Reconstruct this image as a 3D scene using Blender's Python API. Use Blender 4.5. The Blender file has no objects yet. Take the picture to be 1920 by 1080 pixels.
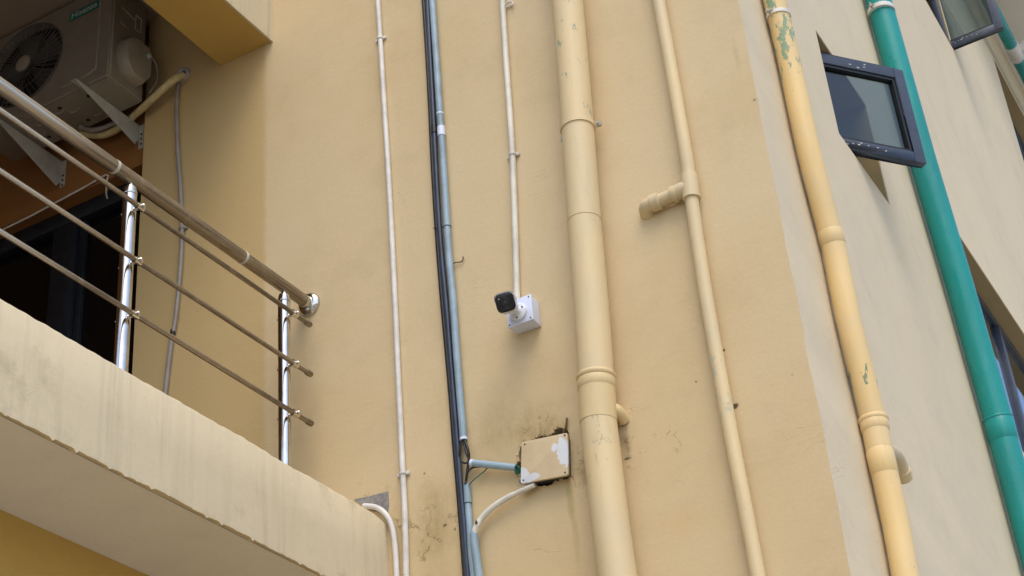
import bpy, bmesh, math, random
from mathutils import Vector, Matrix
from mathutils.geometry import tessellate_polygon
from mathutils import noise as mnoise
random.seed(7)
R = math.radians
scene = bpy.context.scene
COL = scene.collection
CZ = 1.6                                   # camera height above the ground

# ------------------------------------------------------------------ camera
YAW, PITCH, ROLL, F = 0.47613506, 0.55588372, -0.090775, 3120.5
def _axes():
    f = Vector((-math.sin(YAW)*math.cos(PITCH), math.cos(YAW)*math.cos(PITCH), math.sin(PITCH)))
    r = Vector((math.cos(YAW), math.sin(YAW), 0)); u = r.cross(f)
    r2 = r*math.cos(ROLL) + u*math.sin(ROLL); u2 = -r*math.sin(ROLL) + u*math.cos(ROLL)
    return r2, u2, f
AR, AU, AF = _axes()
cam = bpy.data.cameras.new('camera'); camo = bpy.data.objects.new('camera', cam); COL.objects.link(camo)
camo.matrix_world = Matrix(((AR.x, AU.x, -AF.x, 0), (AR.y, AU.y, -AF.y, 0), (AR.z, AU.z, -AF.z, CZ), (0, 0, 0, 1)))
cam.sensor_width = 36; cam.lens = F/1920*36; cam.clip_end = 3000; cam.clip_start = .05
scene.camera = camo

# ------------------------------------------------------------------ light
SUN_EL, SUN_AZ = 58, 143                   # azimuth clockwise from +Y: a high hazy sun over the viewer's shoulder
w = bpy.data.worlds.new('World'); scene.world = w; w.use_nodes = True
nt = w.node_tree; bg = nt.nodes['Background']
sky = nt.nodes.new('ShaderNodeTexSky'); sky.sky_type = 'NISHITA'; sky.sun_disc = False
sky.sun_elevation = R(SUN_EL); sky.sun_rotation = R(SUN_AZ); sky.air_density = 1.0; sky.dust_density = 2.5; sky.ozone_density = .8
nt.links.new(sky.outputs[0], bg.inputs[0]); bg.inputs[1].default_value = .15
sl = bpy.data.lights.new('sun', 'SUN'); sl.energy = .62; sl.angle = R(35); sl.color = (1, .95, .85)
slo = bpy.data.objects.new('sun', sl); COL.objects.link(slo)
sd = Vector((math.sin(R(SUN_AZ))*math.cos(R(SUN_EL)), math.cos(R(SUN_AZ))*math.cos(R(SUN_EL)), math.sin(R(SUN_EL))))
slo.rotation_euler = sd.to_track_quat('Z', 'Y').to_euler(); slo.location = sd*30
vs = scene.view_settings; vs.view_transform = 'Standard'; vs.look = 'None'; vs.gamma = 1; vs.exposure = 0.73

# ------------------------------------------------------------------ placing
def ray(x, y): return AR*(x-960) + AU*(540-y) + AF*F
def PY(x, y, Y): v = ray(x, y); v = v*(Y/v.y); return Vector((v.x, v.y, v.z+CZ))
def PX(x, y, X): v = ray(x, y); v = v*(X/v.x); return Vector((v.x, v.y, v.z+CZ))
def Zc(z): return z + CZ

# walls of the building (metres)
YA = 5.0            # front wall plane (faces -Y)
XB = -1.445         # side wall plane (faces +X)
XREC, YREC = -4.547, 5.03   # recess with the balcony door
XF = -3.21          # lower balcony fascia
XRAIL = -3.56
def A(x, y, off=0.0): return PY(x, y, YA-off)
def B(x, y, off=0.0): return PX(x, y, XB+off)

# ------------------------------------------------------------------ materials
def lin(c):
    return tuple((v/255/12.92) if v/255 <= .04045 else ((v/255+.055)/1.055)**2.4 for v in c) + (1,)
class N:
    def __init__(s, name):
        s.m = bpy.data.materials.new(name); s.m.use_nodes = True; s.t = s.m.node_tree
        s.b = s.t.nodes['Principled BSDF']; s.out = s.t.nodes['Material Output']
        s.tc = s.t.nodes.new('ShaderNodeTexCoord')
    def n(s, typ, **k):
        nd = s.t.nodes.new('ShaderNode'+typ)
        for a, v in k.items(): setattr(nd, a, v)
        return nd
    def l(s, a, b): s.t.links.new(a, b)
    def pos(s, scale=(1, 1, 1), loc=(0, 0, 0)):
        mp = s.n('Mapping'); mp.inputs['Scale'].default_value = scale; mp.inputs['Location'].default_value = loc
        s.l(s.tc.outputs['Object'], mp.inputs[0]); return mp.outputs[0]
    def noise(s, sc, det=4, rough=.5, vec=None, dist=0):
        nd = s.n('TexNoise'); nd.inputs['Scale'].default_value = sc; nd.inputs['Detail'].default_value = det
        nd.inputs['Roughness'].default_value = rough; nd.inputs['Distortion'].default_value = dist
        s.l(vec if vec is not None else s.tc.outputs['Object'], nd.inputs['Vector']); return nd.outputs[0]
    def ramp(s, f, a, b, va=0., vb=1.):
        nd = s.n('MapRange'); nd.inputs[1].default_value = a; nd.inputs[2].default_value = b
        nd.inputs[3].default_value = va; nd.inputs[4].default_value = vb; nd.interpolation_type = 'SMOOTHSTEP'
        s.l(f, nd.inputs[0]); return nd.outputs[0]
    def math(s, op, a, b=None):
        nd = s.n('Math', operation=op)
        for i, v in enumerate((a, b)):
            if v is None: continue
            if isinstance(v, (int, float)): nd.inputs[i].default_value = v
            else: s.l(v, nd.inputs[i])
        return nd.outputs[0]
    def mix(s, f, a, b):
        nd = s.n('MixRGB')
        for i, v in enumerate((f, a, b)):
            if isinstance(v, (tuple, float, int)): nd.inputs[i].default_value = v
            else: s.l(v, nd.inputs[i])
        return nd.outputs[0]
    def bump(s, h, strength=.3, dist=.01, prev=None):
        nd = s.n('Bump'); nd.inputs['Strength'].default_value = strength; nd.inputs['Distance'].default_value = dist
        s.l(h, nd.inputs['Height'])
        if prev is not None: s.l(prev, nd.inputs['Normal'])
        return nd.outputs[0]
    def dist(s, p, scale=(1, 1, 1)):
        """distance of the shading point from p (object space = world space here), axes stretched by scale"""
        mp = s.n('Mapping'); mp.vector_type = 'POINT'
        mp.inputs['Scale'].default_value = scale
        mp.inputs['Location'].default_value = (-p[0]*scale[0], -p[1]*scale[1], -p[2]*scale[2])
        s.l(s.tc.outputs['Object'], mp.inputs[0])
        ln = s.n('VectorMath', operation='LENGTH'); s.l(mp.outputs[0], ln.inputs[0]); return ln.outputs['Value']
    def fin(s, col, rough=.8, metal=0., normal=None, spec=.5):
        for k, v in (('Base Color', col), ('Roughness', rough), ('Metallic', metal), ('Specular IOR Level', spec)):
            if isinstance(v, (tuple, float, int)): s.b.inputs[k].default_value = v
            else: s.l(v, s.b.inputs[k])
        if normal is not None: s.l(normal, s.b.inputs['Normal'])
        return s.m

def sep(s, i):
    nd = s.n('SeparateXYZ'); s.l(s.tc.outputs['Object'], nd.inputs[0]); return nd.outputs[i]

def wall_paint(name, base, alt, stains=(), streaks=False, trowel=.35, dirt=(150, 128, 88), cracks=(), inner=None):
    s = N(name)
    big = s.noise(.9, 5, .55, dist=.4)
    mid = s.noise(4.5, 5, .6)
    fine = s.noise(60, 4, .7)
    c = s.mix(s.ramp(big, .35, .65), lin(base), lin(alt))
    c = s.mix(s.ramp(mid, .45, .75, 0, .22), c, lin(tuple(v*.86 for v in base)))
    c = s.mix(s.ramp(fine, .3, .75, 0, .10), c, lin(tuple(v*.8 for v in base)))
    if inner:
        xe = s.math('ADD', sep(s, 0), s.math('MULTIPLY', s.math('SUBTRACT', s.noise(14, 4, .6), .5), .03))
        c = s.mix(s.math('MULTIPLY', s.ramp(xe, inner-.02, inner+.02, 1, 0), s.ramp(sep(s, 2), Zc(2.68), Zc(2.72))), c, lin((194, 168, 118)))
    # sparse specks
    vo = s.n('TexVoronoi'); vo.inputs['Scale'].default_value = 3.1; vo.inputs['Randomness'].default_value = 1
    s.l(s.tc.outputs['Object'], vo.inputs['Vector'])
    sp = s.ramp(vo.outputs['Distance'], .010, .022, 1, 0)
    sp = s.math('MULTIPLY', sp, s.ramp(s.noise(2.3, 2), .5, .56))
    c = s.mix(s.math('MULTIPLY', sp, .65), c, lin((92, 78, 58)))
    if streaks:
        st = s.noise(1, 4, .6, s.pos((1, 5, .7)))
        st2 = s.noise(1, 5, .65, s.pos((1, 34, 1.1)))
        m = s.math('MULTIPLY', s.ramp(st, .42, .66), s.ramp(st2, .36, .62))
        c = s.mix(s.math('MULTIPLY', m, .26), c, lin((138, 128, 112)))
        pit = s.ramp(s.noise(38, 4, .8), .69, .73, 0, .6)
        c = s.mix(pit, c, lin((130, 118, 92)))
        gr = s.ramp(s.noise(3, 6, .7), .54, .72, 0, .5)
        c = s.mix(gr, c, lin((165, 152, 122)))
    grimy = s.ramp(s.noise(26, 7, .8, s.pos((1, 1, .45))), .36, .62, .45, .95)
    for (p, sc, r0, r1, amt, colr, ns) in stains:
        d = s.dist(p, sc)
        nz = s.noise(ns, 6, .7)
        dd = s.math('ADD', d, s.math('MULTIPLY', s.math('SUBTRACT', nz, .5), r1*1.3))
        mk = s.math('MULTIPLY', s.ramp(dd, r0, r1, 1, 0), amt)
        if r1 > .03: mk = s.math('MULTIPLY', mk, grimy)
        c = s.mix(mk, c, lin(colr))
    if cracks:
        vo2 = s.n('TexVoronoi', feature='DISTANCE_TO_EDGE'); vo2.inputs['Scale'].default_value = 11
        dn = s.n('TexNoise'); dn.inputs['Scale'].default_value = 9; dn.inputs['Detail'].default_value = 5; s.l(s.tc.outputs['Object'], dn.inputs['Vector'])
        ad = s.n('MixRGB'); ad.inputs[0].default_value = .18; s.l(s.tc.outputs['Object'], ad.inputs[1]); s.l(dn.outputs['Color'], ad.inputs[2]); s.l(ad.outputs[0], vo2.inputs['Vector'])
        ck = s.ramp(vo2.outputs['Distance'], .010, .028, 1, 0); tot = None
        for (p, r) in cracks:
            m_ = s.ramp(s.math('ADD', s.dist(p), s.math('MULTIPLY', s.math('SUBTRACT', mid, .5), r)), r*.4, r, 1, 0)
            tot = m_ if tot is None else s.math('MAXIMUM', tot, m_)
        ckm = s.math('MULTIPLY', s.math('MULTIPLY', ck, tot), s.ramp(s.noise(16, 3), .47, .55))
        c = s.mix(s.math('MULTIPLY', ckm, .55), c, lin((104, 82, 52)))
    # trowel lines and plaster grain
    tr = s.noise(1, 5, .6, s.pos((2.2, 2.2, 11)), .9)
    sc_ = s.noise(1, 3, .5, s.pos((3, 3, 3)))
    lines = s.ramp(s.math('ABSOLUTE', s.math('SUBTRACT', s.noise(1, 3, .5, s.pos((2.6, 2.6, 7), (3, 1, 8)), 1.2), .5)), 0, .006, 1, 0)
    lines = s.math('MULTIPLY', lines, s.ramp(sc_, .58, .68))
    c = s.mix(s.math('MULTIPLY', lines, .22), c, lin(dirt))
    nrm = s.bump(tr, trowel, .02)
    nrm = s.bump(lines, .5, .002, nrm)
    nrm = s.bump(mid, .14, .012, nrm)
    nrm = s.bump(fine, .35, .0025, nrm)
    nrm = s.bump(s.noise(320, 2, .6), .25, .0008, nrm)
    return s.fin(c, .78, 0, nrm, .3)

def painted_pipe(name, base, alt, peel=None, rough=.55, drips=0.0):
    s = N(name)
    c = s.mix(s.ramp(s.noise(2.2, 4, .6), .4, .62), lin(base), lin(alt))
    c = s.mix(s.ramp(s.noise(1, 5, .7, s.pos((30, 30, 3))), .5, .8, 0, .3), c, lin(tuple(v*.82 for v in base)))
    c = s.mix(s.ramp(s.noise(45, 4, .7), .66, .74, 0, .55), c, lin(tuple(v*.62 for v in base)))
    pbump = None
    if peel:
        for (zc, hz, col, amt) in peel:
            z = sep(s, 2)
            m = s.ramp(s.math('ABSOLUTE', s.math('SUBTRACT', z, zc)), hz*.4, hz, 1, 0)
            nz = s.noise(1, 5, .75, s.pos((26, 26, 9)))
            pm = s.ramp(s.math('ADD', nz, s.math('MULTIPLY', m, .16)), .70-amt, .72-amt)
            pm = s.math('MULTIPLY', pm, s.ramp(m, .02, .2))
            c = s.mix(s.math('MULTIPLY', pm, .8), c, lin(col)); pk = s.math('MULTIPLY', pm, -1)
            pbump = s.bump(pk, .6, .0015, pbump)
    nrm = s.bump(s.noise(1, 4, .6, s.pos((18, 18, 6))), .3, .006, pbump)
    nrm = s.bump(s.noise(90, 3, .6), .2, .001, nrm)
    return s.fin(c, rough, 0, nrm, .4)

def simple(name, base, rough=.5, metal=0, var=.12, scale=12, bumpd=.0015, spec=.5):
    s = N(name)
    k = 1-var
    c = s.mix(s.ramp(s.noise(scale, 5, .65), .35, .7), lin(base), lin(tuple(v*k for v in base)))
    nrm = s.bump(s.noise(scale*6, 3, .6), .25, bumpd)
    r = s.ramp(s.noise(scale*1.7, 3), .3, .7, max(.04, rough-.06), rough+.1)
    return s.fin(c, r, metal, nrm, spec)

M = {}
jb = A(1020, 860); cr = A(790, 985); edge2 = A(700, 930)
st_front = [
    (tuple(A(1022, 815)), (1, 1, .9), .02, .17, .75, (150, 128, 82), 9),
    (tuple(A(940, 815)), (1, 1, 1), .02, .22, .45, (150, 130, 88), 6),
    (tuple(A(1100, 885)), (1.6, 1, 1), .0, .10, .7, (120, 98, 62), 22),
    (tuple(A(1068, 930)), (9, 1, 1.1), .02, .17, .75, (150, 138, 72), 9),
    (tuple(A(1080, 1010)), (9, 1, .9), .02, .16, .35, (150, 135, 88), 9),
    (tuple(A(815, 985)), (1.5, 1, .8), .02, .20, .6, (140, 122, 74), 7),
    (tuple(A(868, 920)), (3, 1, .6), .0, .14, .4, (150, 128, 84), 10),
    (tuple(A(750, 1000)), (2, 1, .8), .0, .18, .5, (178, 142, 84), 9),
    (tuple(A(1172, 830)), (3, 1, 1), .0, .10, .75, (110, 90, 58), 26),
    (tuple(A(1000, 960)), (1, 1, .9), .05, .30, .35, (196, 178, 142), 4),
    (tuple(A(1275, 980)), (.9, 1, 1.6), .02, .12, .4, (205, 172, 112), 7),
    (tuple(A(600, 560)), (1, 1, 1), .0, .15, .35, (186, 172, 140), 8),
    (tuple(A(1378, 762)), (.7, 1, 1), .006, .014, .9, (60, 48, 32), 60),
    (tuple(A(1357, 657)), (1, 1, 1), .002, .008, .9, (60, 48, 32), 60),
    (tuple(A(1176, 860)), (.5, 1, 1.4), .002, .010, .9, (58, 46, 32), 60),
    (tuple(A(1305, 716)), (1, 1, 1), .001, .006, .8, (90, 76, 54), 60),
    (tuple(A(834, 985)), (.8, 1, 1.2), .003, .011, .85, (92, 86, 54), 60),
    (tuple(A(853, 992)), (1.2, 1, .8), .002, .009, .8, (92, 86, 54), 60),
    (tuple(A(796, 888)), (1, 1, 1), .002, .008, .7, (120, 98, 62), 60),
    (tuple(A(1415, 187)), (1, 1, 1), .002, .009, .8, (96, 84, 66), 60),
    (tuple(A(1380, 100)), (8, 1, 1), .0, .14, .3, (160, 132, 96), 12),
]
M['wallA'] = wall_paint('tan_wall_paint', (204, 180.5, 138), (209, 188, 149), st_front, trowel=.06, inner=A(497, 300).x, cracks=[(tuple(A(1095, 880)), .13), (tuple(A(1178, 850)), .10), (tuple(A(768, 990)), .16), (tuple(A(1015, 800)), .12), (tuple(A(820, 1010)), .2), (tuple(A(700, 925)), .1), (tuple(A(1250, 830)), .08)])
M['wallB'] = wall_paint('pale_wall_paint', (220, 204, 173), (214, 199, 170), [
    (tuple(B(1700, 560)), (1, 1.2, .5), .1, 1.2, .25, (196, 180, 150), 1.5)], trowel=.06)
M['fascia'] = wall_paint('cream_fascia_paint', (218, 203, 170), (211, 197, 166), streaks=True, trowel=.06)
M['soffit'] = wall_paint('grey_soffit_paint', (230, 226, 216), (222, 218, 208), trowel=.15)
M['yellow'] = wall_paint('ochre_wall_paint', (198, 165, 90), (190, 157, 84), trowel=.15)
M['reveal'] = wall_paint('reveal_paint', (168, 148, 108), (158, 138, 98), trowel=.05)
M['rec'] = wall_paint('shade_toned_recess_paint', (140, 96, 50), (132, 90, 46), trowel=.15)  # balcony ochre taken down to brown; the recess shade is in the colour
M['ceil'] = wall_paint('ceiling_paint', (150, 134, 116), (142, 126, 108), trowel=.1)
M['mortar'] = simple('grey_mortar', (150, 146, 142), .9, var=.25, scale=30, bumpd=.004)
M['cavity'] = simple('broken_plaster', (92, 74, 54), .95, var=.6, scale=60, bumpd=.01)
M['ground'] = simple('ground_concrete', (172, 166, 154), .9, var=.25, scale=.6)
M['pipe_big'] = painted_pipe('cream_pipe_paint', (214, 192, 148), (208, 189, 150),
    [(A(1095, 90).z, .45, (128, 152, 136), -.075), (A(1100, 215).z, .16, (134, 156, 140), -.075), (A(1140, 840).z, .5, (176, 168, 136), -.085)])
M['pipe_peach'] = painted_pipe('peach_pipe_paint', (214, 190, 142), (208, 186, 140))
M['pipe_thin'] = painted_pipe('thin_pipe_paint', (214, 192, 148), (206, 187, 148), [(A(1345, 700).z, .3, (176, 182, 166), -.04)])
M['pipe_yellow'] = painted_pipe('yellow_pipe_paint', (224, 194, 136), (217, 191, 142),
    [(B(1460, 90).z, .36, (96, 146, 124), .012), (B(1640, 775).z, .07, (58, 116, 98), -.03)])
s = N('teal_pipe_plastic')
c = s.mix(s.ramp(s.noise(1.4, 4, .6), .35, .65), lin((2, 143, 138)), lin((10, 134, 130)))
c = s.mix(s.ramp(s.noise(1, 5, .7, s.pos((34, 34, 2.2))), .52, .8, 0, .30), c, lin((120, 176, 166)))
c = s.mix(s.ramp(s.noise(70, 4, .7), .64, .72, 0, .35), c, lin((150, 170, 158)))
s.fin(c, s.ramp(s.noise(12, 4), .3, .7, .26, .46), 0, s.bump(s.noise(1, 4, .6, s.pos((20, 20, 2))), .12, .004), .5); M['pipe_green'] = s.m
M['pvc_white'] = simple('white_conduit_plastic', (222, 218, 210), .42, var=.12, scale=9)
M['pvc_cream'] = simple('cream_conduit_plastic', (224, 220, 206), .42, var=.1, scale=9)
M['blue'] = simple('light_blue_conduit_plastic', (150, 173, 187), .38, var=.16, scale=8)
M['navy'] = simple('dark_blue_conduit_plastic', (54, 66, 86), .35, var=.25, scale=8)
M['black'] = simple('black_cable_rubber', (24, 25, 28), .45, var=.3, scale=20)
M['teal'] = simple('green_wire_plastic', (16, 104, 84), .4)
M['white_metal'] = simple('white_clamp_metal', (214, 214, 208), .35, var=.1)
M['zinc'] = simple('zinc_clamp_metal', (196, 192, 176), .35, .6)
M['box_white'] = simple('white_box_plastic', (214, 222, 242), .4, var=.03)
M['cam_white'] = simple('white_camera_plastic', (218, 222, 228), .35, var=.03)
M['cam_black'] = simple('black_camera_face', (14, 15, 15), .12, var=.1)
M['lens'] = simple('dark_lens', (48, 51, 53), .15)
M['screw'] = simple('dark_screw', (40, 52, 58), .5)
M['hose'] = simple('grey_hose_plastic', (150, 142, 134), .5, var=.12)
M['ins'] = simple('tan_pipe_insulation', (206, 190, 138), .7, var=.15, scale=20)
M['ac'] = simple('shade_darkened_ac_casing', (134, 126, 112), .45, var=.1, scale=4)  # a white casing; its deep shade is put into this darker base
M['ac_dark'] = simple('ac_inner_black', (22, 22, 22), .6)
M['ac_wire'] = simple('ac_grille_wire', (92, 88, 80), .5)
M['ac_cover'] = simple('ac_cover_paint', (150, 141, 124), .5, var=.08)
M['brk'] = simple('bracket_paint', (176, 174, 164), .5, var=.12)
M['plate_green'] = simple('green_nameplate', (0, 112, 96), .4)
M['plate_text'] = simple('pale_lettering', (180, 196, 190), .4)
M['alu'] = simple('dark_grey_aluminium', (64, 72, 88), .36, .0, var=.1, scale=10)
M['alu_in'] = simple('dark_gasket', (16, 22, 30), .5)
M['alu_blue'] = simple('pale_window_rail', (120, 140, 168), .35)
M['interior'] = simple('room_plaster', (120, 112, 100), .9)
M['caulk'] = simple('white_film_scrap', (210, 204, 190), .6, bumpd=.003)

def steel(name, base, rough, dirty):
    s = N(name)
    if dirty:
        st = s.noise(1, 5, .7, s.pos((60, 1.6, 60)))
        st2 = s.noise(14, 5, .7)
        c = s.mix(s.ramp(st, .4, .62), lin(base), lin(tuple(v*.72 for v in base)))
        c = s.mix(s.ramp(st2, .5, .75, 0, .5), c, lin((190, 176, 152)))
        r = s.ramp(st, .3, .7, rough, rough+.18)
        cl_ = s.ramp(s.math('ADD', sep(s, 1), s.math('MULTIPLY', s.math('SUBTRACT', st, .5), .6)), 3.25, 3.75, 1, 0)
        c = s.mix(s.math('MULTIPLY', cl_, .7), c, lin((206, 200, 190)))
        r = s.math('MULTIPLY', r, s.ramp(cl_, 0, 1, 1, .45))
        return s.fin(c, r, .72, s.bump(st, .2, .002), .5)
    c = s.mix(s.ramp(s.noise(20, 3), .4, .7), lin(base), lin(tuple(v*.93 for v in base)))
    return s.fin(c, s.ramp(s.noise(9, 3), .3, .7, rough, rough+.07), 1.0, s.bump(s.noise(1, 3, .5, s.pos((4, 4, 1.2))), .05, .004), .5)
M['steel'] = steel('polished_steel', (214, 212, 206), .07, False)
M['film'] = steel('steel_in_dirty_film', (160, 146, 126), .24, True)

def glass(name, tint, refl):
    m = bpy.data.materials.new(name); m.use_nodes = True; t = m.node_tree; t.nodes.clear()
    o = t.nodes.new('ShaderNodeOutputMaterial'); tr = t.nodes.new('ShaderNodeBsdfTransparent'); gl = t.nodes.new('ShaderNodeBsdfGlossy')
    mx = t.nodes.new('ShaderNodeMixShader'); lyr = t.nodes.new('ShaderNodeLayerWeight'); lyr.inputs[0].default_value = .5
    pw = t.nodes.new('ShaderNodeMath'); pw.operation = 'POWER'; t.links.new(lyr.outputs['Facing'], pw.inputs[0]); pw.inputs[1].default_value = 4
    lw = t.nodes.new('ShaderNodeMath'); lw.operation = 'MULTIPLY_ADD'; t.links.new(pw.outputs[0], lw.inputs[0]); lw.inputs[1].default_value = .8; lw.inputs[2].default_value = refl
    tr.inputs[0].default_value = lin(tint); gl.inputs['Roughness'].default_value = .02; gl.inputs[0].default_value = (.85, .92, 1, 1)
    t.links.new(lw.outputs[0], mx.inputs[0]); t.links.new(tr.outputs[0], mx.inputs[1]); t.links.new(gl.outputs[0], mx.inputs[2])
    t.links.new(mx.outputs[0], o.inputs[0]); return m
M['tint'] = glass('tinted_window_glass', (188, 200, 204), .05)
M['tint_hi'] = glass('reflective_window_glass', (130, 150, 170), .28)
s = N('dark_door_glass'); s.fin(lin((10, 12, 13)), .06, 0, None, .35); M['doorglass'] = s.m

def lid_material():
    s = N('painted_box_lid')
    c = s.mix(s.ramp(s.noise(9, 5, .6), .4, .65), lin((206, 186, 150)), lin((198, 178, 142)))
    nz = s.noise(28, 6, .75)
    p1 = tuple(PY(1057, 846, 4.955)); p2 = tuple(PY(978, 900, 4.955)); p3 = tuple(PY(1040, 838, 4.955))
    for p, sc, r0 in ((p1, (1, 1, .45), .026), (p2, (1, 1, .8), .040), (p3, (1, 1, 1), .012), (tuple(PY(1000, 893, 4.955)), (.6, 1, 1.4), .018)):
        d = s.dist(p, sc); dd = s.math('ADD', d, s.math('MULTIPLY', s.math('SUBTRACT', nz, .5), .055))
        c = s.mix(s.ramp(dd, r0-.001, r0+.001, 1, 0), c, lin((214, 218, 222)))
    sp = s.ramp(s.noise(60, 4, .7), .66, .70)
    c = s.mix(s.math('MULTIPLY', sp, .7), c, lin((220, 220, 220)))
    return s.fin(c, .6, 0, s.bump(nz, .3, .002), .4)
M['lid'] = lid_material()

# ------------------------------------------------------------------ mesh helpers
class MB:
    def __init__(s): s.v = []; s.f = []; s.sm = []
    def add(s, vs, fs, smooth=False):
        o = len(s.v); s.v += [tuple(v) for v in vs]; s.f += [tuple(i+o for i in f) for f in fs]; s.sm += [smooth]*len(fs)
    def box(s, a, b, mat=None):
        x0, y0, z0 = a; x1, y1, z1 = b
        vs = [Vector((x, y, z)) for z in (z0, z1) for y in (y0, y1) for x in (x0, x1)]
        if mat is not None: vs = [mat @ v for v in vs]
        s.add(vs, [(0, 2, 3, 1), (4, 5, 7, 6), (0, 1, 5, 4), (2, 6, 7, 3), (0, 4, 6, 2), (1, 3, 7, 5)])
    def tube(s, pts, r, seg=20, caps=True, smooth=True):
        pts = [Vector(p) for p in pts]; n = len(pts)
        rs = r if isinstance(r, (list, tuple)) else [r]*n
        t0 = (pts[1]-pts[0]).normalized(); up = Vector((0, 0, 1)) if abs(t0.z) < .9 else Vector((0, 1, 0))
        u = t0.cross(up).normalized(); vs = []; prev = t0
        for i in range(n):
            t = ((pts[min(i+1, n-1)]-pts[i]).normalized() + (pts[i]-pts[max(i-1, 0)]).normalized())
            t = t.normalized() if t.length > 1e-6 else prev
            q = prev.rotation_difference(t); u = (q @ u); u = (u - t*u.dot(t)).normalized(); wv = t.cross(u); prev = t
            for k in range(seg):
                a = 2*math.pi*k/seg; vs.append(pts[i] + (u*math.cos(a)+wv*math.sin(a))*rs[i])
        fs = [(i*seg+k, i*seg+(k+1) % seg, (i+1)*seg+(k+1) % seg, (i+1)*seg+k) for i in range(n-1) for k in range(seg)]
        s.add(vs, fs, smooth)
        if caps:
            o = len(s.v)
            s.add(vs[:seg], [tuple(reversed(range(seg)))]); s.add(vs[-seg:], [tuple(range(seg))])
    def ring(s, c, axis, R0, r, seg=40, sub=10):
        axis = Vector(axis).normalized(); a = axis.cross(Vector((0, 0, 1)) if abs(axis.z) < .9 else Vector((0, 1, 0))).normalized(); b = axis.cross(a)
        vs = []
        for i in range(seg):
            t = 2*math.pi*i/seg; d = a*math.cos(t)+b*math.sin(t)
            for j in range(sub):
                p = 2*math.pi*j/sub; vs.append(Vector(c)+d*(R0+r*math.cos(p))+axis*(r*math.sin(p)))
        s.add(vs, [(i*sub+j, ((i+1) % seg)*sub+j, ((i+1) % seg)*sub+(j+1) % sub, i*sub+(j+1) % sub) for i in range(seg) for j in range(sub)], True)
    def prism(s, poly, d, smooth=False):
        """poly: 3-D points in one plane; d: extrusion vector"""
        n = len(poly); P = [Vector(p) for p in poly]; Q = [p+Vector(d) for p in P]
        tris = tessellate_polygon([P])
        s.add(P+Q, [tuple(t) for t in tris] + [tuple(i+n for i in reversed(t)) for t in tris] + [(i, (i+1) % n, (i+1) % n+n, i+n) for i in range(n)], smooth)
    def build(s, name, mat, parent=None, bevel=0, bseg=2, fixn=True):
        me = bpy.data.meshes.new(name); me.from_pydata(s.v, [], s.f); me.update()
        for p, q in zip(me.polygons, s.sm): p.use_smooth = q
        bm = bmesh.new(); bm.from_mesh(me)
        bmesh.ops.remove_doubles(bm, verts=bm.verts, dist=1e-6)
        if fixn: bmesh.ops.recalc_face_normals(bm, faces=bm.faces)
        if bevel:
            es = [e for e in bm.edges if len(e.link_faces) == 2 and e.calc_face_angle(0) > R(35)]
            bmesh.ops.bevel(bm, geom=es, offset=bevel, segments=bseg, profile=.5, affect='EDGES', clamp_overlap=True)
            for f in bm.faces: f.smooth = f.smooth
        bm.to_mesh(me); bm.free()
        me.materials.append(mat)
        me.set_sharp_from_angle(angle=R(38))
        o = bpy.data.objects.new(name, me); COL.objects.link(o)
        if parent is not None: o.parent = parent
        return o

def tag(o, label, cat, group=None, kind=None):
    if label: o['label'] = label
    if cat: o['category'] = cat
    if group: o['group'] = group
    if kind: o['kind'] = kind
    return o
def thing(name, label, cat, group=None):
    o = bpy.data.objects.new(name, None); COL.objects.link(o); o.empty_display_size = .1
    return tag(o, label, cat, group)

def smooth_path(pts, n=8):
    """Catmull-Rom through the points"""
    P = [Vector(p) for p in pts]; P = [P[0]*2-P[1]] + P + [P[-1]*2-P[-2]]; out = []
    for i in range(1, len(P)-2):
        for k in range(n):
            t = k/n
            out.append(.5*((2*P[i]) + (P[i+1]-P[i-1])*t + (2*P[i-1]-5*P[i]+4*P[i+1]-P[i+2])*t*t + (3*P[i]-P[i-1]-3*P[i+1]+P[i+2])*t**3))
    out.append(P[-2]); return out

def sheet(mb, outline, holes, at, depth, normal):
    """flat wall face with holes; hole edges are carried back by depth along -normal. outline/holes are 2-D; at(u,v)->3-D"""
    loops = [[Vector((u, v, 0)) for u, v in outline]] + [[Vector((u, v, 0)) for u, v in h] for h in holes]
    tris = tessellate_polygon(loops); flat = [at(p.x, p.y) for l in loops for p in l]
    mb.add(flat, [tuple(t) for t in tris])
    k = len(outline)
    for h in holes:
        n = len(h); P = flat[k:k+n]; Q = [p - Vector(normal)*depth for p in P]; k += n
        mb.add(P+Q, [(i, (i+1) % n, (i+1) % n+n, i+n) for i in range(n)])

# ------------------------------------------------------------------ ground
g = MB(); g.add([(-400, -400, 0), (400, -400, 0), (400, 400, 0), (-400, 400, 0)], [(0, 1, 2, 3)])
tag(g.build('ground', M['ground']), 'plain paved ground around the building', 'ground', kind='structure')

# ------------------------------------------------------------------ building
bld = thing('apartment_building', 'tan rendered apartment building with two balconies, drainpipes and small windows', 'building')
ZT = 13.6
# front wall (faces the viewer's left), with the broken hole behind the junction box
hole = [(976, 838), (984, 829), (991, 828), (1000, 823), (1005, 818), (1012, 816), (1020, 817), (1030, 817), (1036, 812), (1040, 806), (1048, 801),
        (1056, 803), (1063, 804), (1067, 812), (1069, 832), (1068, 860), (1070, 880), (1068, 897), (1050, 901), (1040, 905), (1030, 911), (1018, 912), (1004, 911), (990, 909), (975, 908),
        (972, 898), (969, 886), (964, 876), (967, 868), (973, 864), (972, 852)]
hl = [(A(*p).x, A(*p).z) for p in hole]
def jit(a, b, n, amp, seed, f):
    out = []
    for i in range(n):
        t = i/(n-1); q = a+(b-a)*t
        out.append((q, amp*(mnoise.noise(Vector((q*f, seed, 0)))+.5*mnoise.noise(Vector((q*f*3.7, seed+3, 0))))))
    return out
cj = jit(0, ZT, 420, .0045, 5.1, 4)           # the hand-plastered outer corner wanders a little
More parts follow.
